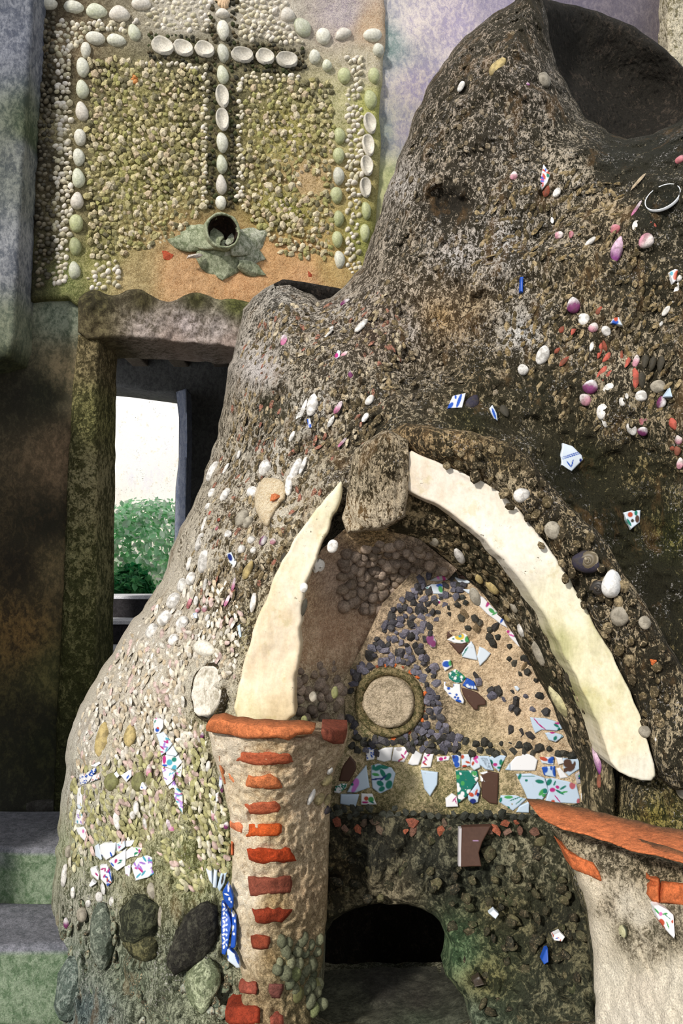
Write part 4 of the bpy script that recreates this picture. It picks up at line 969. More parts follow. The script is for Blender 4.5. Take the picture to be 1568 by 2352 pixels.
for i, (pl, c, fn_) in enumerate([
    ([(360, 555), (410, 470), (600, 470), (900, 465), (925, 510), (940, 565), (850, 590), (700, 602), (560, 600), (430, 570)], RD, z5),
    ([(450, 760), (480, 700), (560, 720), (640, 705), (700, 690), (770, 720), (805, 770), (825, 830), (720, 840), (620, 848), (520, 835), (450, 805)], OR, z5),
    ([(435, 985), (470, 965), (640, 960), (760, 960), (800, 985), (815, 1025), (780, 1080), (640, 1098), (490, 1090), (460, 1040)], RD, z5),
    ([(440, 1310), (480, 1285), (475, 1180), (640, 1185), (780, 1182), (815, 1200), (815, 1270), (780, 1305), (640, 1318), (500, 1320)], (196, 88, 40), z5),
    ([(465, 1430), (600, 1425), (700, 1440), (760, 1450), (840, 1420), (880, 1430), (920, 1480), (968, 1550), (850, 1575), (700, 1580), (560, 1580), (490, 1555)], (176, 68, 34), z5),
    ([(470, 275), (540, 275), (560, 290), (700, 280), (915, 265), (910, 380), (900, 440), (760, 450), (560, 475), (500, 470), (480, 370)], DR, z6),
    ([(520, 590), (700, 600), (930, 597), (880, 660), (820, 735), (700, 745), (540, 750), (530, 680)], (140, 58, 36), z6),
    ([(505, 870), (560, 850), (690, 870), (700, 920), (680, 1000), (600, 1015), (520, 1000)], (130, 62, 42), z6),
    ([(380, 1380), (430, 1320), (560, 1330), (570, 1400), (560, 1460), (470, 1450), (400, 1440)], (150, 78, 62), z6),
    ([(680, 1345), (830, 1340), (830, 1400), (800, 1490), (720, 1480), (670, 1420)], (120, 74, 66), z6),
    ([(240, 1620), (300, 1570), (560, 1560), (600, 1600), (590, 1740), (420, 1760), (300, 1760), (250, 1720)], (140, 56, 36), z6),
    ([(690, 1680), (760, 1630), (830, 1660), (830, 1760), (700, 1760)], (160, 84, 68), z6),
    ([(275, 665), (310, 680), (350, 740), (390, 800), (340, 795), (295, 740)], (222, 140, 96), z5),
    ([(150, 470), (180, 500), (215, 600), (265, 790), (235, 790), (195, 640)], (216, 136, 92), z5),
    ([(300, 1175), (400, 1170), (440, 1230), (420, 1290), (350, 1270), (305, 1225)], (218, 128, 88), z5),
    ([(300, 1360), (328, 1360), (325, 1500), (302, 1505)], (204, 110, 70), z5)]):
    brick(fn_(pl), PL, .010 if i < 12 else .004, pil, c, 40 + i)
# right pilaster and its big capping slab
PR = rbf([(1265, 1890, 1.62), (1300, 1960, 1.56), (1345, 2080, 1.54), (1365, 2250, 1.52), (1370, 2400, 1.48), (1420, 1950, 1.47), (1460, 2100, 1.42), (1480, 2300, 1.38), (1568, 1960, 1.40), (1568, 2150, 1.34), (1568, 2350, 1.30), (1700, 2000, 1.30), (1700, 2400, 1.22)])
pilr = slab('pilaster', [(1258, 1892), (1340, 1916), (1450, 1951), (1568, 1980), (1800, 2040), (1800, 2500), (1372, 2500), (1367, 2330), (1362, 2200), (1354, 2110), (1338, 2050), (1316, 2000), (1296, 1950), (1278, 1910)], PR, M['sandy'],
     idw([(1300, 1920, (62, 56, 42), (190, 176, 144), .45), (1400, 1970, (64, 58, 44), (200, 186, 158), .42), (1480, 1990, (60, 55, 40), (186, 170, 140), .4), (1550, 2000, (64, 58, 42), (190, 174, 142), .4), (1360, 2050, (160, 146, 116), (226, 212, 188), .8), (1370, 2150, (206, 190, 160), (232, 220, 198), 1.0), (1400, 2080, (70, 64, 50), (190, 176, 152), .45), (1430, 2080, (120, 110, 92), (222, 212, 192), .75), (1440, 2140, (76, 70, 54), (180, 168, 142), .42), (1470, 2110, (130, 120, 100), (220, 210, 190), .75), (1500, 2140, (90, 84, 66), (196, 184, 160), .5), (1540, 2150, (70, 64, 50), (180, 168, 142), .42), (1480, 2180, (110, 100, 82), (204, 192, 168), .55), (1400, 2250, (206, 192, 164), (234, 224, 204), 1.05), (1480, 2280, (204, 190, 162), (232, 220, 200), 1.0), (1560, 2250, (200, 186, 160), (230, 220, 200), 1.0), (1450, 2350, (208, 194, 168), (234, 224, 206), 1.05)], 3.5),
     FT, res=4, thick=.3, shift=(.12, -.16), edge=(16, .04), amp=[(9, .010, 3), (60, .005, 3)], rag=4, seed=24, label='right pilaster of pale render with brick courses')
CAPF = rbf([(1232, 1870, 1.55), (1290, 1885, 1.50), (1340, 1900, 1.465), (1400, 1915, 1.42), (1480, 1935, 1.365), (1568, 1955, 1.305), (1760, 1990, 1.2)])
CAPT = rbf([(1232, 1858, 1.55), (1262, 1862, 1.53), (1340, 1878, 1.465), (1400, 1892, 1.42), (1480, 1912, 1.365), (1568, 1934, 1.305), (1760, 1972, 1.2), (1242, 1846, 1.64), (1300, 1841, 1.70), (1356, 1846, 1.68), (1450, 1872, 1.58), (1568, 1900, 1.47), (1760, 1942, 1.32)])
cap = brick([(1229, 1862), (1262, 1864), (1340, 1880), (1400, 1894), (1480, 1914), (1568, 1936), (1760, 1974), (1760, 2050), (1568, 1982), (1520, 1968), (1450, 1953), (1400, 1935), (1340, 1918), (1290, 1905), (1255, 1890), (1236, 1878)], CAPF, 0, pilr, (204, 118, 74), 61, .08, lab='thick orange capping slab', edge=5, backcol=((70, 54, 40), (98, 76, 54)))  # dark top and sides: shade on the slab put into its colour
z7 = lambda pts: Z(1200, 1820, 4.261, pts)
brick(z7([(365, 505), (440, 560), (580, 640), (690, 690), (745, 780), (780, 885), (700, 850), (560, 790), (490, 750), (440, 640)]), PR, .012, pilr, (200, 110, 66), 62)
brick(z7([(1205, 780), (1250, 830), (1330, 850), (1335, 980), (1340, 1080), (1270, 1070), (1205, 1000), (1215, 910), (1290, 900), (1200, 840)]), PR, .012, pilr, (200, 110, 66), 63)
brick(z7([(1370, 880), (1450, 870), (1700, 900), (1700, 1110), (1568, 1115), (1430, 1085), (1350, 1080), (1365, 960)]), PR, .012, pilr, (200, 110, 66), 64)
# ================================================================== PIECES SET INTO THE FOUNTAIN
# ---- china shards: each a glazed piece with its painted print
PC = {'w': (228, 228, 230), 'p': (186, 204, 222), 'lp': (206, 216, 226), 'br': (80, 57, 47), 'te': (24, 112, 96), 'gr': (70, 150, 84), 'ma': (172, 44, 118), 'pk': (206, 110, 170), 'bl': (32, 78, 168), 'db': (30, 44, 110),
      'rd': (176, 74, 48), 'ye': (214, 186, 60), 'pu': (150, 112, 186), 'cy': (70, 150, 170), 'gy': (170, 166, 168), 'dk': (60, 52, 44), 'or': (206, 110, 60)}
def shard(poly, dep, base, style='', parent=None, seed=0, proud=.006, strokes=(), label=None, name='china_shard', res=1.6, mat=None):
    P = np.array(poly, float)
    r = np.random.default_rng(seed + 900)
    c, w = P.mean(0), P.max(0) - P.min(0)
    st = list(strokes)
    def inside():
        for _ in range(30):
            q = c + (r.random(2) - .5) * w
            if inpoly(np.array([q[0]]), np.array([q[1]]), [P])[0]:
                return q
        return c
    area = w[0] * w[1]
    S = min(9.0, max(2.0, math.sqrt(area) * .16))
    if style == 'floral':
        for _ in range(max(1, int(area / 1100))):
            q = inside()
            for k in range(4):
                a = r.uniform(0, 360)
                st.append((q[0] + S * 1.5 * math.sin(math.radians(a)), q[1] - S * 1.5 * math.cos(math.radians(a)), S * .35, S * .95, a, r.choice(['te', 'gr', 'te'])))
            for k in range(3):
                d = r.normal(0, S * .5, 2); st.append((q[0] + d[0], q[1] + d[1], S * .62, S * .5, r.uniform(0, 180), r.choice(['ma', 'pk', 'rd'])))
        for _ in range(max(1, int(area / 800))):
            q = inside(); st.append((q[0], q[1], .7, S * 1.6, r.uniform(0, 180), 'te'))
    elif style == 'scroll':
        for _ in range(int(area / 32) + 4):
            q = inside(); a = r.uniform(0, 360); st.append((q[0], q[1], S * .33, S * .8, a, 'te'))
        for _ in range(int(area / 260) + 1):
            q = inside(); st.append((q[0], q[1], S * .5, S * .6, 0, r.choice(['w', 'w', 'gr'])))
    elif style == 'blue':
        for _ in range(int(area / 70) + 3):
            q = inside(); st.append((q[0], q[1], S * .4, S * .6, r.uniform(0, 180), 'bl'))
    elif style == 'purple':
        for _ in range(int(area / 230) + 2):
            q = inside(); st.append((q[0], q[1], S * .28, S * .9, r.uniform(0, 180), r.choice(['pu', 'pu', 'ma', 'cy'])))
    elif style == 'rust':
        for _ in range(int(area / 170) + 2):
            q = inside(); st.append((q[0], q[1], S * .35, S * .85, r.uniform(0, 180), r.choice(['rd', 'rd', 'bl', 'ma'])))
    elif style == 'script':
        for k in range(5):
            q = c + np.array([(.12 - .06 * k) * w[0] + (2.5 if k % 2 else -2.5), (k - 2) * .17 * w[1]]); st.append((q[0], q[1], 1.5, 3.6, 60 if k % 2 else -50, 'ma'))
    L = {k: lin(v) for k, v in PC.items()}
    b = L[base]
    def paint(U, V):
        out = np.tile(b, (len(U), 1))
        for (su, sv, ru, rv, a, col) in st:
            t = math.radians(a); du, dv = U - su, -(V - sv)
            y = du * math.sin(t) + dv * math.cos(t); x = du * math.cos(t) - dv * math.sin(t)
            d = (x / ru) ** 2 + (y / rv) ** 2
            k = np.clip((1.25 - d) / .5, 0, 1)[:, None]
            out = out * (1 - k) + (L[col] if isinstance(col, str) else lin(col)) * k
        return out
    return slab(name, poly, off(dep, proud), mat or M['glaze'], None, parent or FT, res=res, thick=.014, edge=(2.2, .003), paint=paint, rag=.8, seed=seed, label=label)

A_ = lambda p: Z(740, 1700, 3.92, p)
B_ = lambda p: Z(1040, 1600, 3.92, p)
C_ = lambda p: Z(950, 1300, 4.48, p)
def ell(z, u, v, ru, rv, a, col):
    q = z([(u, v)])[0]; s = {A_: 3.92, B_: 3.92, C_: 4.48}[z]
    return (q[0], q[1], ru / s, rv / s, a, col)
TS = []          # outlines of the shards, so that chips keep clear of them
def ts(z, pts, base, style='', strokes=(), label=None, proud=.006):
    P = z(pts); TS.append(P)
    shard(P, TYMF, base, style, tymp, len(TS), proud, [ell(z, *s) for s in strokes], label)
leaf2 = [(500, 250, 22, 40, 60, 'te'), (545, 300, 20, 45, 150, 'te'), (590, 330, 25, 40, 40, 'te'), (520, 390, 24, 34, 120, 'te'), (600, 400, 30, 40, 20, 'te'), (535, 440, 22, 30, 60, 'te'), (480, 310, 14, 34, 100, 'gr'), (460, 245, 14, 26, 10, 'te'), (560, 240, 40, 22, 0, 'te'), (490, 350, 8, 55, 82, 'db'), (550, 340, 9, 40, 50, 'db')]
ts(A_, [(150, 370), (180, 240), (250, 140), (300, 200), (310, 260), (240, 375)], 'br', label='dark brown glazed shard')
ts(A_, [(272, 180), (305, 245), (300, 258), (272, 256)], 'p')
ts(A_, [(390, 110), (405, 65), (440, 60), (490, 100), (465, 175), (395, 185)], 'w', 'blue')
ts(A_, [(490, 180), (495, 95), (560, 68), (638, 65), (618, 185), (560, 200)], 'w', label='plain white shard')
ts(A_, [(645, 66), (745, 62), (780, 120), (735, 200), (625, 190)], 'w', '', [(690, 80, 26, 20, 0, 'gy'), (750, 110, 8, 26, 30, 'ma'), (725, 145, 9, 26, -40, 'ma'), (705, 175, 9, 26, 60, 'rd'), (690, 190, 8, 14, 0, 'ma')])
ts(A_, [(770, 215), (830, 85), (900, 130), (865, 225), (810, 232)], 'w', label='plain white shard')
ts(A_, [(918, 112), (1005, 125), (978, 245), (885, 250)], 'w', '', [(955, 135, 8, 22, 50, 'ma'), (930, 165, 8, 22, -40, 'ma'), (915, 195, 8, 22, 50, 'ma'), (925, 215, 8, 18, -60, 'rd')])
ts(A_, [(1025, 145), (1150, 145), (1140, 185), (1030, 195)], 'w', '', [(1068, 170, 20, 18, 0, 'ma'), (1105, 160, 10, 16, 40, 'ma')])
ts(A_, [(1160, 135), (1245, 130), (1240, 245), (1200, 255), (1175, 200)], 'lp', '', [(1200, 170, 30, 36, 0, 'bl'), (1210, 220, 26, 26, 0, 'bl'), (1180, 150, 14, 18, 0, 'db')])
ts(A_, [(1248, 128), (1330, 125), (1340, 230), (1255, 250)], 'lp', '', [(1262, 150, 14, 20, 0, 'rd'), (1310, 200, 24, 10, 20, 'rd'), (1280, 235, 24, 12, 0, 'rd')])
ts(A_, [(1345, 140), (1420, 160), (1425, 245), (1370, 275), (1335, 240)], 'lp', '', [(1380, 160, 14, 26, 60, 'ma'), (1385, 190, 12, 22, -40, 'pk'), (1355, 210, 12, 20, 20, 'rd')])
ts(A_, [(1375, 142), (1490, 148), (1545, 275), (1470, 265), (1420, 225)], 'p', '', [(1382, 155, 22, 18, 0, 'ma')])
ts(A_, [(220, 470), (290, 350), (395, 225), (428, 430), (300, 475)], 'p', '', [(300, 390, 30, 48, 15, (186, 110, 190)), (285, 440, 20, 36, 30, (186, 110, 190)), (268, 398, 14, 14, 0, 'te')], 'pale blue shard with a purple bud')
ts(A_, [(440, 230), (500, 215), (625, 245), (660, 300), (630, 430), (520, 485), (450, 430), (438, 340)], 'p', '', leaf2, 'shard painted with green leaves')
ts(A_, [(105, 470), (115, 420), (170, 390), (225, 395), (215, 430), (150, 480)], 'w', 'scroll')
ts(A_, [(165, 490), (335, 490), (300, 600), (155, 575)], 'p', label='plain pale blue shard')
ts(A_, [(350, 478), (450, 480), (488, 580), (345, 585)], 'w', '', [(395, 525, 20, 20, 0, 'rd'), (438, 535, 26, 26, 0, 'gr'), (385, 560, 30, 10, 0, 'ma'), (450, 560, 20, 8, 30, 'te')])
ts(A_, [(885, 270), (1042, 290), (1035, 400), (970, 505), (920, 440)], 'p', label='pale blue pointed shard')
ts(A_, [(1200, 270), (1395, 280), (1405, 350), (1310, 500), (1225, 570), (1215, 480)], 'w', 'scroll', [(1240, 420, 36, 36, 0, 'rd'), (1235, 410, 12, 14, 0, 'w')], 'shard with dense green scrolls and a red flower')
ts(A_, [(1110, 530), (1170, 480), (1215, 510), (1225, 600), (1115, 605)], 'w', '', [(1190, 530, 6, 34, 40, 'ma'), (1200, 550, 5, 26, -20, 'ma')])
ts(A_, [(1310, 500), (1400, 375), (1425, 440), (1400, 560), (1350, 580), (1315, 545)], 'p', '', [(1340, 490, 26, 18, 30, 'rd'), (1385, 470, 10, 30, 20, 'rd'), (1355, 550, 30, 24, 0, 'db'), (1400, 490, 14, 18, 0, 'db')])
ts(B_, [(258, 700), (320, 670), (410, 690), (400, 970), (330, 960), (262, 910), (258, 800)], 'br', label='dark brown glazed shard')
ts(B_, [(240, 690), (310, 675), (320, 690), (270, 705)], 'w'); ts(B_, [(244, 712), (290, 740), (305, 792), (250, 765)], 'w')
ts(B_, [(225, 535), (325, 535), (360, 668), (300, 655)], 'p')
ts(B_, [(320, 545), (400, 525), (485, 530), (440, 620), (415, 680), (370, 640)], 'p', '', [(380, 612, 20, 16, 0, 'ma'), (430, 590, 14, 26, 10, 'te'), (450, 600, 12, 30, 30, 'gr'), (420, 640, 24, 12, 0, 'te'), (345, 590, 14, 24, -20, 'te')])
ts(B_, [(515, 600), (560, 540), (640, 505), (715, 525), (765, 570), (740, 665), (520, 668)], 'w', label='broad plain white shard')
ts(B_, [(470, 660), (510, 600), (520, 665)], 'p')
ts(B_, [(780, 545), (910, 545), (905, 618), (800, 600)], 'lp', '', [(815, 560, 40, 18, 20, 'rd'), (885, 565, 36, 20, -30, 'bl'), (880, 590, 26, 12, 0, 'bl')])
ts(B_, [(795, 635), (920, 625), (925, 730), (820, 710)], 'p', '', [(825, 655, 30, 34, 0, 'bl'), (915, 670, 20, 50, 0, 'bl'), (815, 700, 14, 20, 0, 'bl'), (885, 640, 12, 24, 0, 'bl')], 'white and cobalt blue shard')
ts(B_, [(925, 545), (985, 550), (1005, 600), (950, 615)], 'w'); ts(B_, [(930, 650), (965, 640), (1040, 730), (965, 740)], 'w')
ts(B_, [(990, 555), (1170, 565), (1195, 620), (1100, 680), (1045, 720), (1000, 680)], 'p', '', [(1030, 600, 40, 40, 0, 'br'), (1060, 640, 30, 40, 40, 'br'), (1015, 660, 20, 30, 60, 'br'), (1090, 620, 12, 40, 10, 'br')], 'pale shard with a brown branch')
ts(B_, [(1095, 700), (1190, 640), (1200, 690), (1160, 780), (1110, 790)], 'gy', '', [(1145, 720, 20, 16, 30, 'te'), (1150, 735, 26, 10, 0, 'db')])
ts(B_, [(1155, 800), (1215, 745), (1230, 800), (1222, 880), (1165, 860)], 'p'); ts(B_, [(1150, 870), (1222, 890), (1225, 970), (1160, 970)], 'w')
ts(B_, [(572, 700), (700, 690), (825, 735), (860, 850), (800, 940), (690, 965), (640, 850)], 'p', '', [(600, 720, 14, 30, 20, 'te'), (680, 715, 4, 60, 90, 'te'), (780, 765, 40, 18, 10, 'te'), (800, 860, 18, 40, 40, 'gr'), (830, 850, 20, 24, 0, 'te'), (780, 935, 34, 14, 20, 'te'), (820, 890, 20, 16, 0, 'gr'), (660, 755, 14, 12, 0, 'te')], 'large pale shard with a green leaf edge')
ts(B_, [(835, 740), (900, 735), (1050, 765), (1110, 790), (1140, 900), (1145, 970), (980, 960), (830, 950), (862, 850)], 'p', '', [(895, 840, 26, 20, 0, 'ma'), (940, 815, 18, 14, 30, 'ma'), (915, 780, 8, 24, 20, 'te'), (990, 820, 10, 34, 60, 'te'), (960, 860, 10, 44, -60, 'te'), (1000, 860, 8, 34, 80, 'gr'), (1075, 800, 28, 34, 0, (170, 90, 100)), (1130, 945, 18, 28, 0, (170, 90, 100)), (900, 945, 18, 16, 0, 'rd'), (940, 920, 5, 44, -40, 'ma'), (865, 770, 22, 34, 30, 'te')], 'large pale shard with a magenta flower spray')
ts(B_, [(415, 950), (430, 890), (560, 885), (660, 920), (590, 990), (540, 1030)], 'p', '', [(500, 905, 40, 14, 0, 'gr'), (560, 920, 5, 60, 70, 'te'), (600, 940, 5, 50, 50, 'te'), (430, 930, 12, 24, 10, 'te'), (495, 1000, 16, 12, 0, 'te')])
ts(B_, [(570, 1040), (600, 985), (690, 945), (685, 1050)], 'p', label='plain pale blue shard')
ts(B_, [(695, 185), (830, 195), (960, 235), (985, 290), (930, 310), (800, 300), (740, 330), (715, 270)], 'p', '', [(760, 235, 5, 60, -40, 'ma'), (800, 270, 5, 50, -50, 'ma'), (940, 240, 26, 10, 0, 'ma'), (930, 260, 26, 12, 30, 'te'), (955, 295, 14, 18, 0, 'te')])
ts(B_, [(825, 325), (900, 318), (985, 345), (1000, 360), (925, 410), (860, 390)], 'p', '', [(895, 325, 26, 8, 0, 'ma'), (920, 375, 16, 22, 30, 'te'), (975, 365, 4, 26, 20, 'te')])
# C: higher in the niche
ts(C_, [(115, 225), (180, 185), (300, 175), (300, 290), (200, 290)], 'lp', '', [(265, 200, 36, 18, 0, 'bl'), (275, 240, 22, 36, -20, 'gr'), (180, 265, 20, 10, 30, 'ma'), (140, 225, 14, 8, 30, 'te')])
ts(C_, [(160, 150), (270, 95), (380, 105), (360, 140), (240, 165)], 'gy', '', [(310, 120, 60, 16, 80, 'ma'), (250, 120, 26, 12, 60, 'pk')])
ts(C_, [(185, 340), (270, 335), (285, 385), (240, 405)], 'lp', '', [(215, 350, 28, 10, 80, 'ma'), (260, 375, 18, 14, 0, 'ma'), (245, 395, 20, 8, 80, 'gr')])
ts(C_, [(415, 110), (500, 135), (600, 155), (560, 180), (460, 170)], 'lp'); ts(C_, [(455, 90), (530, 90), (560, 125), (480, 130)], 'br')
ts(C_, [(490, 235), (640, 245), (590, 290), (560, 285)], 'lp')
ts(C_, [(570, 300), (640, 280), (720, 330), (850, 460), (930, 560), (970, 640), (900, 605), (760, 500), (640, 380)], 'w', '', [(660, 330, 40, 18, -70, 'te'), (765, 385, 44, 16, -60, 'ma'), (800, 460, 36, 20, 40, 'gr'), (830, 490, 10, 34, 60, 'gr'), (905, 560, 34, 12, -60, 'bl'), (680, 290, 34, 8, 80, 'db')], 'long white shard with flowers along the arch')
ts(C_, [(945, 660), (990, 660), (1065, 720), (1110, 840), (1075, 830), (985, 730)], 'w', '', [(970, 675, 18, 18, 0, 'ma'), (1010, 715, 10, 44, -70, 'pk'), (1045, 725, 8, 20, 80, 'te')])
ts(C_, [(340, 745), (345, 670), (380, 655), (460, 655), (430, 700)], 'br')
ts(C_, [(345, 760), (430, 705), (470, 660), (550, 710), (575, 780), (500, 800), (420, 795)], 'w', '', [(470, 725, 50, 38, 0, 'ye'), (475, 722, 18, 16, 0, 'cy'), (550, 755, 26, 34, 0, 'gr'), (405, 750, 12, 10, 0, 'te'), (495, 772, 16, 8, 0, 'te')], 'white shard with a yellow flower')
ts(C_, [(350, 775), (420, 800), (555, 800), (500, 880), (465, 905)], 'br', label='dark brown glazed shard')
ts(C_, [(490, 900), (520, 850), (595, 775), (625, 820), (650, 930), (655, 970), (500, 940)], 'lp', '', [(525, 885, 6, 60, 35, 'te'), (540, 850, 5, 30, 40, 'te')])
ts(C_, [(650, 930), (675, 830), (720, 845), (795, 900), (750, 960), (680, 1030)], 'lp', label='plain pale blue shard')
ts(C_, [(288, 1010), (310, 970), (380, 965), (395, 1035), (320, 1085)], 'w', '', [(335, 1010, 42, 34, 0, 'bl'), (375, 1000, 18, 30, 0, 'gr'), (320, 1055, 24, 16, 0, 'w')])
ts(C_, [(355, 1105), (430, 1060), (470, 1090), (540, 1150), (490, 1200), (440, 1210), (360, 1170)], 'w', 'scroll')
ts(C_, [(305, 1185), (480, 1215), (485, 1290), (520, 1390), (510, 1420), (430, 1390), (360, 1330), (305, 1260)], 'w', '', [(340, 1205, 16, 16, 0, 'bl'), (395, 1225, 22, 16, 30, 'bl'), (358, 1258, 18, 18, 0, 'bl'), (385, 1200, 12, 12, 0, 'bl'), (440, 1325, 14, 12, 0, 'bl'), (425, 1352, 14, 12, 0, 'bl'), (455, 1357, 14, 12, 0, 'bl'), (460, 1388, 34, 16, 20, 'bl'), (370, 1312, 16, 8, 0, 'bl')], 'white shard with blue dots')
ts(C_, [(500, 1230), (550, 1150), (620, 1190), (655, 1275), (560, 1265)], 'bl', '', [(560, 1235, 26, 18, 30, 'lp'), (600, 1255, 12, 24, 0, 'lp'), (630, 1250, 12, 20, 0, 'lp'), (570, 1222, 8, 8, 0, 'bl')], 'cobalt blue shard with white print')
ts(C_, [(485, 1245), (560, 1268), (665, 1310), (740, 1380), (740, 1430), (660, 1440), (660, 1480), (620, 1480), (550, 1400), (505, 1320)], 'br', label='large dark brown glazed shard')
ts(C_, [(1030, 1235), (1060, 1230), (1090, 1265), (1070, 1295), (1040, 1270)], 'lp')
ts(C_, [(120, 740), (150, 700), (200, 700), (235, 780), (225, 840), (180, 840), (130, 780)], (lambda: 'gy')(), '', [(170, 740, 36, 40, 0, (140, 60, 110)), (200, 800, 30, 36, 0, (120, 50, 96)), (180, 770, 8, 40, 20, (170, 110, 150)), (160, 760, 40, 60, 10, (120, 60, 104))], 'purple shell-like shard')
# ---- dark slag chips over the niche back
boss = [(893 + 86 * math.cos(t), 1612 + 84 * math.sin(t)) for t in np.linspace(0, 6.283, 20)[:-1]]
hol = TS + [boss]
dense = [(968, 1322), (1040, 1312), (1075, 1350), (1010, 1400), (985, 1480), (1010, 1560), (1010, 1640), (1060, 1690), (1040, 1735), (840, 1725), (800, 1650), (800, 1555), (850, 1480), (892, 1400)]
sparse = [(1040, 1320), (1120, 1385), (1200, 1500), (1240, 1570), (1225, 1590), (1150, 1500), (1060, 1440), (1010, 1400)]
rowa = [(1090, 1560), (1150, 1580), (1250, 1590), (1270, 1640), (1220, 1650), (1140, 1610), (1080, 1590)]
rowb = [(800, 1690), (1000, 1690), (1330, 1715), (1338, 1745), (1000, 1735), (800, 1725)]
rowc = [(752, 1855), (1000, 1858), (1230, 1866), (1240, 1888), (1000, 1884), (752, 1880)]
CH = [(72, 70, 76), (92, 90, 102), (64, 62, 62), (108, 106, 118), (58, 56, 54), (82, 79, 82), (122, 118, 130)]
cp = np.concatenate([scatter(dense, 17.5, 41, hol, .3), scatter(rowa, 26, 43, hol, .3)])
field('slag_chip', cp, TYMF, GC, CH, M['chip'], tymp, 12.5, 13.5, 9, 0, 300, 1, 41, False, .3)
cp2 = np.concatenate([scatter(sparse, 27, 42, hol, .35), scatter(rowb, 20, 44, hol, .3)])
field('dark_chip', cp2, TYMF, GC, [(58, 56, 50), (66, 66, 60), (54, 54, 48), (80, 76, 66)], M['chip'], tymp, 12, 12, 8, 0, 290, 1, 45, False, .3)
for (u, v, w, h, a) in [(1068, 1412, 18, 12, 60), (1093, 1440, 14, 18, 10), (1175, 1502, 22, 13, 115), (1205, 1527, 24, 11, 120), (1185, 1617, 24, 15, 100), (1172, 1678, 11, 20, 0), (1194, 1684, 10, 15, 10), (1217, 1690, 16, 13, 0), (1092, 1555, 8, 16, -20), (1140, 1438, 18, 13, 115), (1210, 1520, 8, 30, 130)]:
    brown_ = (u, v) in ((1068, 1412), (1093, 1440), (1175, 1502), (1205, 1527))
    place('stone_chip', unit('stone_chip', chip_geo(u % 17), M['chip'], (130, 110, 82) if brown_ else (56, 52, 50), False), mats(TYMF, [u], [v], w, h, 9, a)[0], tymp)
bpts = np.concatenate([scatter([(752, 1884), (1240, 1890), (1258, 1910), (1240, 1925), (1000, 1908), (752, 1908)], 27, 46, (), .25)])
field('shelf_chip', scatter(rowc, 19, 45, hol, .3), off(BAS, .02), GC, [(58, 60, 52), (72, 74, 64), (52, 54, 48)], M['chip'], basin, 12, 11, 8, 0, 60, 1, 46, False, .3)
field('red_chip', bpts, off(BAS, .02), GC, [(128, 72, 54), (104, 72, 58), (150, 84, 60), (92, 76, 62), (122, 94, 80)], M['chip'], basin, 16, 12, 7, 90, 60, 0, 47, False, .12)
for k in range(16):
    a = -1.9 + k * .24
    R_ = 86
    place('orange_chip', unit('orange_chip', chip_geo(k), M['chip'], (206, 104, 50) if k % 3 else (150, 80, 52), False), mats(TYMF, [893 + R_ * math.cos(a)], [1612 + R_ * math.sin(a)], 6 + k % 3 * 2, 7, 6, k * 40)[0], tymp)
# brown glazed pot shard hanging under the shelf
shard([(1060, 1900), (1128, 1896), (1108, 1935), (1100, 1960), (1106, 1990), (1058, 1992)], off(BAS, .035), 'br', '', basin, 77, strokes=[(1092, 1931, 7, 2, 0, (150, 120, 150))], mat=M['oldglaze'], label='curved brown glazed pot shard')
shard([(1053, 1902), (1062, 1902), (1060, 1992), (1052, 1990)], off(BAS, .032), 'gy', '', basin, 78)
for k, (pl, b, s_) in enumerate([([(1243, 2205), (1252, 2180), (1258, 2178), (1260, 2210), (1250, 2216)], 'bl', ''), ([(1268, 2148), (1285, 2140), (1297, 2152), (1290, 2162), (1272, 2160)], 'w', 'rust'), ([(1122, 2098), (1134, 2088), (1146, 2100), (1138, 2112)], 'lp', ''), ([(1084, 2250), (1100, 2240), (1112, 2262), (1090, 2268)], 'dk', '')]):
    shard(pl, off(BAS, .022), b, s_, basin, 80 + k)

# ---- shards on the left flank
D_ = lambda p: Z(140, 1620, 3.733, p)
FL = []
def fl(pts, base, style='', strokes=(), label=None, z=D_):
    P = z(pts); FL.append(P); s = 3.733
    shard(P, MS, base, style, mound, 120 + len(FL), .012, [(*z([(a, b)])[0], c / s, d / s, e, f) for (a, b, c, d, e, f) in strokes], label)
fl([(790, 120), (830, 108), (878, 130), (875, 190), (840, 240), (800, 235), (790, 170)], 'w', 'floral', [(825, 210, 18, 20, 0, 'bl'), (830, 195, 10, 10, 0, 'rd')])
fl([(815, 250), (880, 230), (955, 330), (905, 400), (858, 430), (840, 320)], 'lp', 'purple')
fl([(958, 345), (1000, 420), (985, 440), (905, 425), (900, 410)], 'lp', label='plain white shard in the flank')
fl([(870, 440), (905, 425), (985, 445), (1005, 425), (1040, 485), (980, 555), (860, 515)], 'w', '', [(885, 465, 16, 40, 0, 'ma'), (930, 490, 26, 28, 0, 'cy'), (970, 465, 22, 22, 0, 'te'), (970, 535, 20, 26, 30, 'cy'), (890, 515, 24, 10, 0, 'bl')], 'white shard with turquoise and magenta blooms')
fl([(860, 535), (935, 545), (980, 575), (960, 650), (910, 690), (885, 640)], 'w', 'purple')
fl([(985, 555), (1040, 510), (1028, 620), (990, 600)], 'w', 'floral')
fl([(920, 700), (970, 650), (1010, 720), (1040, 760), (1048, 940), (1010, 880), (975, 790)], 'w', 'purple', [(978, 800, 10, 18, 0, 'bl')])
fl([(190, 600), (290, 535), (300, 560), (240, 655), (215, 660)], 'w', 'blue'); fl([(155, 600), (188, 590), (222, 670), (165, 685)], 'w', 'blue')
fl([(250, 660), (275, 600), (330, 595), (330, 630)], 'w', 'rust'); fl([(250, 520), (330, 480), (340, 500), (300, 530)], 'w')
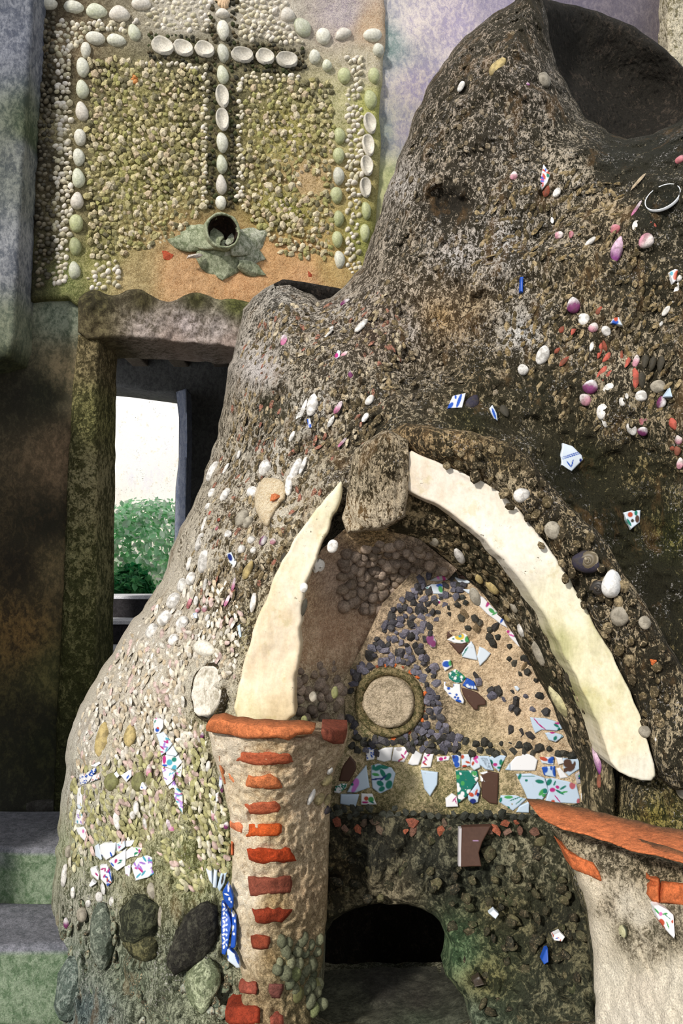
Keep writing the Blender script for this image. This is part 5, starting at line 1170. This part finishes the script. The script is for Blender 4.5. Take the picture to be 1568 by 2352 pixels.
fl([(510, 600), (545, 585), (575, 562), (605, 562), (605, 610), (560, 660)], 'w', '', [(572, 615, 8, 22, 30, 'bl')]); fl([(448, 590), (475, 565), (500, 605), (480, 625)], 'w')
fl([(645, 665), (700, 660), (735, 710), (720, 738), (680, 725)], 'w', 'rust')
fl([(145, 715), (170, 705), (180, 760), (180, 855), (135, 850)], 'w'); fl([(135, 855), (180, 865), (165, 895), (140, 885)], 'lp')
fl([(135, 890), (165, 900), (205, 1005), (200, 1030), (120, 1015)], 'w', 'purple'); fl([(125, 1050), (195, 1040), (222, 1085), (210, 1172), (150, 1110)], 'w', '', [(190, 1080, 10, 16, 0, 'pk')])
fl([(330, 1200), (360, 1185), (470, 1178), (455, 1285), (385, 1330), (335, 1270)], 'w', '', [(430, 1280, 8, 26, -20, 'bl'), (345, 1300, 16, 20, 0, 'bl')], 'white shard in the middle of the flank cluster')
fl([(410, 1335), (555, 1235), (550, 1375), (480, 1420), (440, 1385)], 'w', '', [(470, 1335, 12, 20, 20, 'ma'), (440, 1365, 8, 22, -40, 'bl'), (500, 1350, 7, 22, 60, 'te'), (510, 1330, 6, 18, 80, 'te')])
fl([(560, 1255), (605, 1215), (700, 1222), (660, 1290), (600, 1300), (558, 1320)], 'w', 'floral')
fl([(605, 1380), (650, 1315), (740, 1290), (800, 1300), (832, 1345), (822, 1430), (745, 1475), (640, 1505)], 'w', 'purple', (), 'white shard with purple branches')
fl([(545, 1385), (598, 1370), (590, 1475), (552, 1450)], 'w', 'purple'); fl([(335, 1375), (390, 1368), (430, 1440), (432, 1520), (400, 1555), (340, 1490)], 'w', 'rust', [(420, 1450, 7, 60, -12, 'bl'), (405, 1540, 18, 16, 0, 'bl')], 'white shard with a red figure and blue edge')
fl([(250, 1400), (300, 1388), (328, 1450), (322, 1505), (262, 1450)], 'w', '', [(305, 1450, 8, 18, -40, 'ma')]); fl([(240, 1545), (262, 1500), (298, 1532), (255, 1560)], 'w')
fl([(555, 1165), (636, 1165), (600, 1210), (560, 1215)], 'w'); fl([(288, 1210), (322, 1190), (352, 1320), (340, 1330), (295, 1290)], 'lp'); fl([(475, 1180), (545, 1165), (550, 1215), (475, 1270)], 'lp', 'purple')
fl([(1360, 590), (1385, 600), (1385, 680), (1370, 720), (1350, 690)], 'lp', 'purple'); fl([(1325, 760), (1350, 750), (1350, 820), (1325, 840)], 'w', 'rust')
fl([(1240, 1400), (1290, 1420), (1300, 1540), (1270, 1500)], (lambda: 'lp')()); fl([(1310, 1410), (1340, 1420), (1330, 1570), (1300, 1560)], 'lp'); fl([(1370, 1440), (1420, 1440), (1400, 1530), (1360, 1600), (1340, 1560)], 'p', '', [(1385, 1490, 10, 50, 10, 'dk')])
# the blue and white tile pieces beside the left pilaster
PLO = off(PL, .012)
def bt(pts, base, style, seed, strokes=(), label=None):
    shard(z6(pts), PLO, base, style, pil, seed, .01, [(*z6([(a, b)])[0], c / 4.356, d / 4.356, e, f) for (a, b, c, d, e, f) in strokes], label)
bt([(270, 345), (300, 400), (328, 490), (328, 585), (300, 602), (255, 540), (232, 500), (220, 430)], 'bl', '', 201, [(280, 390, 10, 40, 0, 'w'), (262, 455, 26, 8, 20, 'w'), (290, 500, 10, 18, 0, 'w'), (308, 530, 6, 10, 0, 'w')], 'cobalt blue tile piece with white marks, uppermost')
bt([(212, 535), (240, 540), (265, 590), (300, 690), (312, 760), (292, 870), (275, 990), (250, 1062), (215, 1050), (208, 760)], 'bl', '', 202, [(235, 560 + 42 * k, 9, 20, (-30, 40, 10, 70)[k % 4], 'w') for k in range(11)] + [(262, 610 + 50 * k, 7, 16, (50, -20, 20)[k % 3], 'lp') for k in range(8)], 'blue and white patterned tile piece, long')
bt([(305, 610), (355, 690), (362, 800), (348, 980), (330, 998), (298, 985), (318, 800)], 'bl', '', 203, [(330, 660, 12, 20, 20, 'w'), (345, 720, 8, 16, 0, 'w'), (325, 790, 10, 30, 10, 'lp'), (335, 850, 12, 14, 0, 'w'), (320, 640, 10, 8, 0, 'lp')])
bt([(265, 1005), (300, 1000), (350, 1060), (385, 1130), (402, 1190), (365, 1192), (330, 1160), (275, 1120)], 'lp', '', 204, [(320, 1020, 12, 46, 130, 'bl'), (365, 1100, 10, 60, 160, 'bl'), (272, 1080, 12, 20, 0, 'bl')])
# other shards on the right of the mound
def rs(pts, base, style, seed, strokes=(), label=None, dep=MS, proud=.014):
    shard(pts, dep, base, style, mound, seed, proud, strokes, label)
rs([(1248, 377), (1263, 400), (1256, 420), (1246, 434), (1239, 422)], 'w', 'rust', 220, [(1246, 412, 4, 12, 10, 'ma'), (1258, 402, 4, 6, 0, 'te')])
rs([(1195, 636), (1202, 636), (1201, 671), (1194, 669)], 'bl', '', 221, (), 'thin cobalt blue strip')
rs([(1536, 625), (1550, 618), (1557, 620), (1552, 645), (1545, 652)], 'w', '', 222, [(1552, 632, 6, 12, 20, 'rd'), (1542, 628, 4, 5, 0, 'cy')])
rs([(1402, 742), (1410, 730), (1420, 728), (1430, 748)], 'lp', '', 223, [(1412, 740, 8, 6, 0, 'bl'), (1414, 732, 5, 6, 0, 'rd')])
rs([(1538, 890), (1544, 912), (1522, 912)], 'p', '', 224); rs([(1027, 938), (1040, 909), (1069, 903), (1061, 936)], 'w', '', 225, [(1054, 920, 4, 18, 20, 'bl'), (1034, 932, 5, 10, 40, 'bl'), (1046, 912, 3, 5, 0, 'bl')], 'white shard with blue stripes')
rs([(1124, 938), (1131, 930), (1141, 950), (1143, 966), (1136, 962)], 'lp', '', 226, [(1134, 950, 3, 14, -20, 'bl')])
rs([(1292, 1017), (1315, 1025), (1336, 1046), (1338, 1056), (1312, 1082), (1305, 1078), (1290, 1068), (1288, 1045)], 'lp', '', 227, [(1314, 1043, 1.2, 26, 72, 'bl'), (1314, 1047, 1.2, 26, 72, 'bl'), (1333, 1057, 3, 4, 0, 'db'), (1306, 1066, 1.6, 9, -35, 'bl'), (1314, 1064, 1.6, 9, 15, 'bl')], 'white bowl shard with blue lines')
rs([(1432, 1178), (1450, 1172), (1471, 1172), (1469, 1200), (1449, 1216), (1440, 1198)], 'lp', '', 228, [(1447, 1182, 6, 6, 0, 'rd'), (1460, 1178, 4, 6, 0, 'te'), (1463, 1192, 5, 9, 0, 'br'), (1452, 1196, 4, 4, 0, 'dk'), (1444, 1200, 3, 10, -30, 'te')], 'pale green shard with a red flower')
rs([(704, 962), (712, 960), (716, 982), (708, 983)], 'w', '', 229, [(706, 970, 3, 10, 0, 'bl'), (712, 978, 3, 5, 0, 'bl')]); rs([(768, 818), (776, 804), (782, 806), (780, 820), (772, 825)], 'lp', '', 230, [(772, 816, 5, 6, 0, 'ma')])
rs([(520, 1272), (530, 1268), (538, 1286), (536, 1300), (526, 1292)], 'lp', '', 231, [(528, 1280, 5, 9, -20, 'db')]); rs([(443, 1408), (452, 1406), (453, 1420), (446, 1420)], 'lp', 'blue', 232); rs([(544, 1438), (550, 1434), (554, 1462), (550, 1464)], 'p', '', 233)
shard(z7([(1280, 1105), (1330, 1100), (1420, 1150), (1475, 1200), (1490, 1400), (1480, 1430), (1440, 1390), (1340, 1270), (1300, 1190)]), off(PR, .008), 'w', '', pilr, 240, strokes=[(*z7([(a, b)])[0], c / 4.26, d / 4.26, e, f) for (a, b, c, d, e, f) in [(1315, 1165, 10, 40, -40, 'gr'), (1390, 1190, 10, 30, 80, 'gr'), (1350, 1190, 18, 20, 0, 'pk'), (1360, 1270, 36, 26, 60, 'rd'), (1375, 1310, 8, 36, -30, 'rd'), (1420, 1300, 6, 40, -20, 'gr'), (1465, 1265, 10, 18, 0, 'rd'), (1420, 1220, 4, 40, -50, 'te')]], label='white shard with a red flower on the right pilaster')

# ---- shells of their own: u, v, half width, half height, angle, kind
def two(a, b, axis=1, cut=0.0):
    la, lb = lin(a), lin(b)
    def f(V):
        t = np.clip((V[:, axis] - cut) * 1.2 + .5 + .25 * vnoise(V * 3, 2), 0, 1)[:, None]
        r = .5 + .5 * np.sin(np.hypot(V[:, 0], V[:, 1] - .9) * 16)
        return (la * t + lb * (1 - t)) * (1 - .14 * r[:, None])
    return f
WH, PKC, PUR = (230, 226, 220), (206, 110, 140), (120, 52, 100)
clam = lambda i=0, **k: dome_geo(6, 20, .03, .18, seed=i, **k)
SH = {'w': unit('white_shell', clam(1), M['dirty'], WH), 'k': unit('pink_shell', clam(2), M['dirty'], WH, fn=two((230, 218, 214), (206, 146, 160))), 'K': unit('pink_shell', clam(3), M['dirty'], WH, fn=two((200, 138, 148), (186, 110, 116))),
      'u': unit('purple_shell', clam(4), M['dirty'], WH, fn=two((234, 228, 228), PUR, 1, .25)), 'U': unit('purple_mussel', dome_geo(6, 20, .02, .3, seed=5), M['dirty'], WH, fn=two((224, 190, 210), (134, 66, 130), 1, -.2)),
      'r': unit('red_mussel', lens_geo(1), M['dirty'], (190, 92, 76)), 'R': unit('red_mussel', lens_geo(3), M['dirty'], (150, 78, 58)), 'l': unit('white_sliver', lens_geo(2), M['dirty'], (232, 230, 226)), 'L': unit('pink_sliver', lens_geo(4), M['dirty'], WH, fn=two((230, 214, 220), (206, 120, 160))),
      'd': unit('dark_mussel', lens_geo(0), M['dirty'], (62, 58, 48)), 'g': unit('grey_shell', clam(6), M['dirty'], (168, 160, 144)), 'b': unit('brown_shell', clam(7), M['dirty'], (140, 84, 66)), 'm': unit('dark_mussel', dome_geo(6, 20, .02, .4, seed=8), M['dirty'], (52, 48, 62)),
      'o': unit('oyster_shell', dome_geo(9, 24, .05, .25, seed=9), M['dirty'], WH, fn=two((222, 214, 170), (196, 188, 140))), 'y': unit('ochre_shell', clam(10), M['dirty'], (184, 164, 112)), 'O': unit('brick_nub', chip_geo(5), M['chip'], (212, 112, 60), False), 't': unit('tan_sliver', lens_geo(6), M['dirty'], (176, 158, 132)), 'c': unit('cockle', dome_geo(5, 30, 0, .2, ribs=9), M['dirty'], (170, 156, 116)), 'v': unit('mossy_cockle', dome_geo(6, 30, .04, .2), M['dirty'], (128, 128, 84))}
LST = """1284 542 12 10 60 k;1312 540 11 6 70 K;1356 556 7 16 35 w;1413 527 12 13 -40 K;1417 574 14 35 5 U;1462 520 11 15 -10 w;1484 554 19 17 120 k;1498 518 5 11 -50 r;1466 420 5 30 5 t;1462 480 5 24 5 L;1562 368 11 12 0 K;1552 672 6 24 6 w;1279 443 9 12 20 w;1268 508 4 11 -20 l
1317 702 16 20 -20 u;1341 734 14 16 -30 w;1363 753 12 12 20 k;1392 761 14 10 60 w;1359 796 5 12 8 w;1316 760 5 13 10 r;1290 758 6 9 20 R;1377 806 5 20 8 r;1389 794 5 14 -20 R;1393 821 6 15 30 r;1296 831 6 16 38 R;1280 806 5 9 40 R;1441 833 5 17 5 r;1427 816 4 12 0 R;1461 830 8 17 -5 k;1382 855 7 18 25 r;1395 864 7 17 30 r;1432 879 9 17 8 r;1457 870 9 26 -5 r;1473 873 9 20 -5 d;1481 831 8 19 0 d;1498 836 8 18 5 d;1518 836 9 20 0 d;1376 715 6 12 20 R
1246 816 15 24 20 w;1200 850 13 14 0 w;1356 889 18 17 10 u;1398 896 18 13 120 w;1344 918 13 16 -40 k;1431 916 20 13 90 w;1472 910 14 14 40 w;1511 888 18 16 0 g;1519 925 15 11 100 u;1385 945 20 15 100 w;1388 970 13 6 70 w;1476 966 13 9 80 K;1450 985 11 16 -30 w;1476 990 12 12 20 u;1546 972 15 10 60 r;1560 1010 10 12 0 k;1556 1035 8 12 0 b;1562 1065 8 14 0 k;1545 1030 6 6 0 R;1558 640 7 9 20 w;1530 715 7 14 20 w;1519 745 4 7 0 l
1085 925 15 25 35 m;1158 945 10 18 -20 d;1180 405 9 11 0 k;1060 200 9 16 -20 w;1248 185 18 20 10 g;1143 155 16 26 15 y;1256 440 8 14 10 R;1210 196 6 5 0 U
1197 1137 20 17 -20 w;1268 1217 18 22 -10 g;1423 1415 22 24 20 g;1497 1513 18 18 20 O;1165 1420 8 10 0 y;1055 1277 12 25 10 w;997 1243 14 14 0 g;1197 1448 11 16 0 w;1238 1500 18 32 10 g;1285 1612 20 42 -18 o;1372 1745 13 38 -8 U;1376 1794 8 15 0 b;1090 1370 12 22 -20 g;1130 1350 14 20 -20 y;1310 1560 16 20 0 d;1560 1800 16 34 5 g;1520 1700 18 14 20 w;1480 1680 14 14 0 g;1180 1395 9 14 0 g;1100 1330 10 14 20 y;1480 1430 14 16 0 g;1345 1290 34 26 20 m
697 1350 15 12 30 w;765 1255 15 16 0 w;652 1282 7 14 0 d;700 1395 8 22 10 d;690 1330 9 12 30 y
653 783 10 17 -25 L;831 749 9 22 22 w;757 767 4 16 5 w;763 755 5 7 0 w;793 815 7 12 25 k;807 859 7 14 10 u;777 937 8 18 20 L;761 969 6 16 25 l;718 930 14 30 0 w;697 942 6 32 0 w;685 960 5 16 0 w;787 1018 5 16 20 L;672 1003 6 14 5 w;793 696 7 13 30 u;680 1078 12 30 0 w;664 1115 10 25 -10 w;697 1070 6 26 0 w;575 1050 8 14 0 g;550 1045 6 11 -10 w;840 960 8 14 0 w;850 920 10 14 20 w
490 1083 16 26 -5 w;521 1077 6 15 -5 w;519 1137 13 18 0 w;488 1133 11 12 0 w;472 1203 7 20 -5 w;525 1228 10 10 0 w;578 1241 10 10 0 w;606 1243 13 10 90 u;628 1245 8 8 0 k;540 1297 5 9 0 w;556 1262 12 10 0 w;583 1265 8 8 0 w;473 1343 6 15 -10 w;538 1342 5 16 10 L;524 1380 6 16 25 L;437 1387 8 13 -10 K;472 1399 9 8 0 k;452 1380 7 12 -20 w;456 1402 8 6 0 k;478 1420 7 9 0 w;583 1383 8 24 0 w;470 1290 20 28 0 w;460 1245 11 22 10 w;436 1295 8 16 0 w;557 1190 18 22 0 g;580 1130 16 14 0 w;610 1075 18 20 0 w;570 1200 12 16 0 g;480 1165 10 10 0 w;570 1310 10 24 25 y;500 1215 5 6 0 K;505 1195 6 5 0 R;484 1180 4 6 0 r
420 1345 22 16 30 w;400 1380 24 20 0 w;440 1330 18 16 20 w;380 1420 26 20 20 w;420 1430 20 16 0 w;350 1450 22 18 30 w;400 1470 16 14 0 w
236 1700 20 40 -10 y;258 1795 22 20 0 v;320 1795 20 22 -10 v;300 1690 16 26 -15 y;258 1790 12 7 90 w;315 1855 9 15 0 w;270 1885 9 20 -15 w;307 1872 10 9 0 w;335 1890 14 6 60 w;344 1770 8 14 -15 k;392 1900 8 20 -25 L;490 1870 5 14 -5 k;510 1810 4 10 0 u;466 1690 5 9 0 u;520 1895 6 9 20 u;480 1760 7 12 0 w;350 2045 12 18 -20 g;160 1955 12 14 0 g;150 2010 10 24 0 w;155 2120 10 12 0 u;230 2060 14 10 30 w;260 2070 10 10 0 w;205 2075 10 8 0 w;375 2100 14 26 20 g;190 2100 16 16 0 g;240 2040 8 14 -10 l;170 2050 8 12 0 w
735 1832 11 14 60 c;752 1838 8 14 20 c;750 1792 15 15 20 c;733 1835 14 14 0 c;757 1770 8 10 0 w;715 1830 8 20 0 w;750 1860 10 10 0 m;682 2283 20 18 0 v;728 2262 14 11 90 v
1345 1285 12 12 0 g;770 1590 9 14 10 v;700 1655 9 12 0 v;720 1600 10 12 0 g"""
def dep_at(u, v):
    if u > 735 and v > 1100 and inpoly(np.array([u]), np.array([v]), [np.array([(880, 1175), (930, 1126), (1010, 1155), (1095, 1220), (1175, 1300), (1245, 1400), (1297, 1500), (1347, 1600), (1392, 1695), (1412, 1800), (1352, 1870), (1343, 1760), (1308, 1690), (1276, 1620), (1226, 1530), (1166, 1430), (1106, 1356), (1046, 1306), (980, 1250)], float)])[0]:
        return INTR, intr
    if u > 1140 and v > 1010 and (u - 1140) * 1.15 + 1010 < v + 80 and v < 1810 and (u - 1100) * 1.1 > (v - 1130) * .62 and not (v < 1090 and u > 1280) and not (1425 < u < 1475 and v < 1230) and not u > 1540:
        return HOOD, hood
    if 625 < u < 790 and v > 1690 and u > 600 and v > 1740 or (630 < u < 760 and v > 2100):
        return PL, pil
    return MS, mound
sb = []
for row in LST.replace('\n', ';').split(';'):
    if not row.strip():
        continue
    a = row.split()
    u, v, w, h, an = map(float, a[:5]); k = a[5]
    dep, par = dep_at(u, v)
    hz = min(w, h) * (.55 if k not in 'rRlLdt' else .8)
    place(SH[k].name.split('.')[0], SH[k], mats(dep, [u], [v], w, h, hz, an, 3 if dep is MS else 1)[0], par)
    sb.append([(u + (w + 3) * math.cos(t), v + (h + 3) * math.sin(t)) for t in np.linspace(0, 6.283, 8)[:-1]])
place('brick_nub', unit('brick_nub', chip_geo(5), M['chip'], (208, 120, 72), False), mats(off(MS, .03), [633], [1142], 18, 20, 12, 50)[0], mound)
# sea snails
def snail(name, u, v, w, dep, par, ca, cb, ang, label):
    V = []; na, nt = 14, 46
    Fq = []
    for i in range(nt):
        t = i / (nt - 1); th = t * 2.6 * 2 * math.pi; rr = .12 + .60 * t ** 1.5; cr = .08 + .46 * t ** 1.4
        for k in range(na):
            a = 2 * math.pi * k / na
            V.append(((rr * .75 + cr * math.cos(a)) * math.cos(th), (rr * .75 + cr * math.cos(a)) * math.sin(th), (1 - t) * .75 + cr * math.sin(a)))
    for i in range(nt - 1):
        for k in range(na):
            a, b = i * na + k, i * na + (k + 1) % na
            Fq.append((a, a + na, b + na, b))
    V = np.array(V)
    band = (np.sin(V[:, 2] * 9 + vnoise(V * 3, 3) * 2.5) > .35)[:, None]
    me = mesh(name, V, np.array(Fq), M['glaze'], True, {'tint': np.where(band, lin(cb), lin(ca))})
    place(name, me, mats(dep, [u], [v], w, w * 1.15, w * .9, ang, 3)[0], par, label=label)
snail('sea_snail', 1375, 1352, 20, HOOD, hood, (46, 42, 38), (120, 104, 84), 30, 'dark banded sea snail')
place('white_snail_shell', unit('white_snail_shell', dome_geo(7, 24, .0, .12, seed=3), M['shell'], (234, 232, 228)), mats(HOOD, [1404], [1342], 21, 33, 30, 8, 6)[0], hood, label='large smooth white snail shell')
snail('sea_snail', 1436, 2140, 15, PR, pilr, (176, 172, 136), (64, 66, 52), 10, 'small grey banded sea snail')
snail('sea_snail', 730, 1298, 18, off(VAULT, .03), vault, (226, 222, 216), (90, 84, 80), -20, 'white sea snail with dark bands')
snail('sea_snail', 1352, 1290, 24, HOOD, hood, (96, 86, 68), (170, 156, 130), 50, 'weathered dark sea snail')
# sunk round plate with a white rim
pb = mats(MS, [1522], [455], 1, 1, 1, 0, 2, None, 40)[0]; pb[:, :3] /= np.linalg.norm(pb[:, :3], axis=0)
q = 1.99 / FPX
plate = place('sunken_bowl', lathe('sunken_bowl', [(40 * q, 2 * q), (30 * q, -4 * q), (12 * q, -7 * q), (.001, -8 * q)], M['mortar'], ((42, 42, 33), (120, 108, 84), .2), 40), pb, mound, label='dark bowl sunk into the mortar')
rim = lathe('bowl_rim', [(42 * q, -5 * q), (42.5 * q, 2.5 * q), (41 * q, 3 * q), (40 * q, -3 * q)], M['wash'], ((196, 200, 206), (226, 228, 230), .6), 40)
place('bowl_rim', rim, pb, mound, label='thin white rim of the sunk bowl')
# medallions on the flank
mb = mats(MS, [483], [1588], 1, 1, 1, 0, 5, None, 45)[0]; mb[:, :3] /= np.linalg.norm(mb[:, :3], axis=0); mb = mb.copy(); mb[:, 0] *= .82
q = 2.05 / FPX
place('oval_medallion', lathe('oval_medallion', [(58 * q, -14 * q), (57 * q, 6 * q), (53 * q, 11 * q), (50 * q, 7 * q), (40 * q, 10 * q), (20 * q, 9 * q), (.001, 10 * q)], M['plaster'], ((150, 142, 122), (222, 214, 200), .62), 44, 8, .004), mb, mound, label='oval pale medallion')
place('medallion_groove', lathe('medallion_groove', [(65 * q, -16 * q), (64 * q, 4 * q), (60 * q, 6 * q), (57 * q, -2 * q)], M['mortar'], ((66, 58, 42), (120, 106, 80), .3), 44, 6, .004), mb, mound, label='dark groove round the medallion')
place('crescent', unit('crescent', dome_geo(6, 24, .01, -.1, seed=2), M['shell'], (216, 210, 196)), mats(MS, [470], [1490], 44, 18, 14, 12, 2)[0], mound, label='pale crescent stone above the oval medallion')
slab('plaster_patch', smooth([(590, 1120), (615, 1098), (650, 1105), (660, 1135), (640, 1160), (625, 1200), (612, 1215), (598, 1190), (585, 1150)], 1), off(MS, .024), M['sandy'], flat((190, 166, 128), (220, 204, 176), .6), mound, res=4, thick=.04, edge=(12, .02), amp=[(30, .006, 3)], rag=9, label='smooth cream plaster patch')
# dark boulders at the foot
def boulder(u, v, w, h, hz, ang, ca, cb, seed, label):
    V, Fc = ICO3
    V = V * (1 + .22 * fbm(V, 1.2, 3, seed) + .05 * fbm(V, 6, 2, seed))[:, None]
    n = len(V)
    me = mesh('boulder', V, Fc, M['rubble'], True, {'ca': np.tile(lin(ca), (n, 1)), 'cb': np.tile(lin(cb), (n, 1)), 'amt': np.full(n, .42)})
    place('boulder', me, mats(MS, [u], [v], w, h, hz, ang, 4)[0], mound, label=label)
boulder(325, 2108, 60, 58, 42, 0, (46, 48, 38), (92, 94, 72), 1, 'round dark boulder')
boulder(452, 2150, 44, 92, 40, 38, (44, 42, 38), (74, 72, 62), 2, 'long dark leaning boulder')
boulder(330, 2170, 48, 30, 34, 10, (62, 62, 44), (112, 108, 76), 3, 'low brown stone')
boulder(240, 2150, 34, 60, 26, 0, (92, 100, 88), (150, 156, 140), 4, 'pale mossy stone')
boulder(465, 2250, 40, 56, 26, 0, (110, 118, 90), (176, 182, 150), 5, 'pale green stone')
boulder(170, 2260, 50, 60, 30, 0, (84, 96, 88), (142, 152, 142), 6, 'grey green stone low on the flank')

# ---- small shells set on edge all over the flanks: the largest as objects, the rest as one part
avoid = FL + sb
flA = [(190, 1640), (260, 1510), (330, 1420), (420, 1330), (520, 1340), (560, 1420), (540, 1560), (430, 1520), (420, 1640), (470, 1660), (480, 1740), (520, 1860), (528, 2000), (420, 2050), (380, 1960), (230, 1960), (165, 2000), (165, 1800)]
field('mossy_cockle', scatter([(650, 2150), (700, 2140), (738, 2160), (742, 2330), (700, 2310), (660, 2260), (632, 2230), (635, 2180)], 23, 71, (), .25, 1.15), PL, GD, [(104, 106, 84), (124, 124, 98), (90, 94, 74), (116, 122, 84)], M['pebble'], pil, 12, 15, 10, 0, 60, 0, 71, True, .2)
fp = scatter(flA, 12, 61, avoid, .33, 1.3)
up = fp[:, 1] + (fp[:, 0] - 300) * .25 < 1740
field('shell_fragment', fp[up], MS, GL, [(214, 204, 184), (224, 216, 202), (206, 192, 168), (212, 186, 178), (226, 220, 208), (196, 178, 150)], M['dirty'], mound, 5.2, 10.5, 6, -28, 290, 0, 61, True, .25)
field('mossy_shell_fragment', fp[~up], MS, GL, [(190, 184, 140), (206, 200, 166), (172, 168, 116), (206, 180, 170), (182, 178, 128), (216, 210, 190)], M['dirty'], mound, 5.4, 10.5, 6.5, -28, 290, 1, 69, True, .25)
flB = [(440, 1250), (520, 1010), (560, 800), (620, 700), (800, 700), (900, 640), (930, 800), (860, 1000), (770, 1080), (640, 1270), (590, 1370), (520, 1440), (430, 1380)]
field('brown_fragment', scatter(flB, 13.5, 62, avoid, .38, 1.35), MS, GL, [(112, 98, 72), (150, 132, 100), (86, 76, 56), (176, 160, 130), (160, 108, 92), (196, 182, 156)], M['crust'], mound, 5.2, 11, 5, -8, 290, -1, 62, True, .3)
flC = [(1100, 420), (1260, 380), (1420, 420), (1480, 600), (1568, 620), (1568, 1000), (1300, 980), (1180, 900), (1080, 700)]
field('worn_fragment', scatter(flC, 20, 63, avoid, .4, 1.3), MS, GL, [(96, 84, 58), (128, 110, 76), (74, 66, 46), (156, 138, 104)], M['crust'], mound, 5.6, 13, 4.5, 18, 290, -1, 63, True, .3)
flD = [(900, 420), (1010, 180), (1180, 60), (1260, 380), (1100, 420), (1060, 700), (1160, 900), (960, 960), (880, 900), (920, 640)]
field('crust_lump', scatter(flD, 23, 64, avoid + [[(960, 420), (1090, 420), (1090, 530), (960, 530)]], .4, 1.2), MS, GP, [(84, 76, 60), (112, 100, 80), (140, 128, 110), (76, 69, 55), (150, 138, 120)], M['crust'], mound, 7, 10, 4, -10, 250, -2, 64, True, .3)
hd = [(930, 985), (1040, 990), (1150, 1020), (1250, 1110), (1370, 1240), (1450, 1360), (1520, 1480), (1560, 1640), (1500, 1720), (1400, 1500), (1320, 1360), (1190, 1180), (1080, 1098), (960, 1040)]
field('hood_lump', scatter(hd, 33, 65, avoid, .45), HOOD, GP, [(70, 62, 46), (96, 84, 60), (150, 134, 104), (60, 54, 40)], M['crust'], hood, 11, 14, 7, 0, 200, -1, 65, True, .3)
field('basin_stone', scatter([(755, 1925), (1050, 1915), (1250, 1930), (1330, 2060), (1360, 2250), (1340, 2340), (1100, 2330), (1040, 2260), (1050, 2150), (1000, 2080), (760, 2070)], 40, 66, [mouth], .45), BAS, GC, [(62, 62, 48), (80, 78, 58), (52, 52, 44), (100, 96, 70), (70, 74, 52)], M['crustd'], basin, 17, 17, 10, 0, 260, -1, 66, True, .4)
field('foot_stone', scatter([(140, 2060), (260, 2060), (280, 2200), (420, 2220), (520, 2200), (540, 2352), (130, 2352), (120, 2200)], 30, 67, (), .35), MS, GP, [(110, 120, 100), (140, 146, 126), (90, 100, 86), (156, 160, 146)], M['crust'], mound, 13, 14, 6, 0, 120, -2, 67, True, .3)
field('intrados_lump', scatter([(960, 1180), (1010, 1170), (1090, 1240), (1170, 1325), (1240, 1425), (1300, 1530), (1385, 1720), (1380, 1850), (1350, 1750), (1280, 1610), (1170, 1430), (1050, 1310), (960, 1240)], 23, 68, avoid, .4), INTR, GP, [(70, 62, 46), (110, 96, 70), (156, 140, 110), (60, 54, 40)], M['crust'], intr, 9, 11, 6, 0, 120, -1, 68, True, .3)
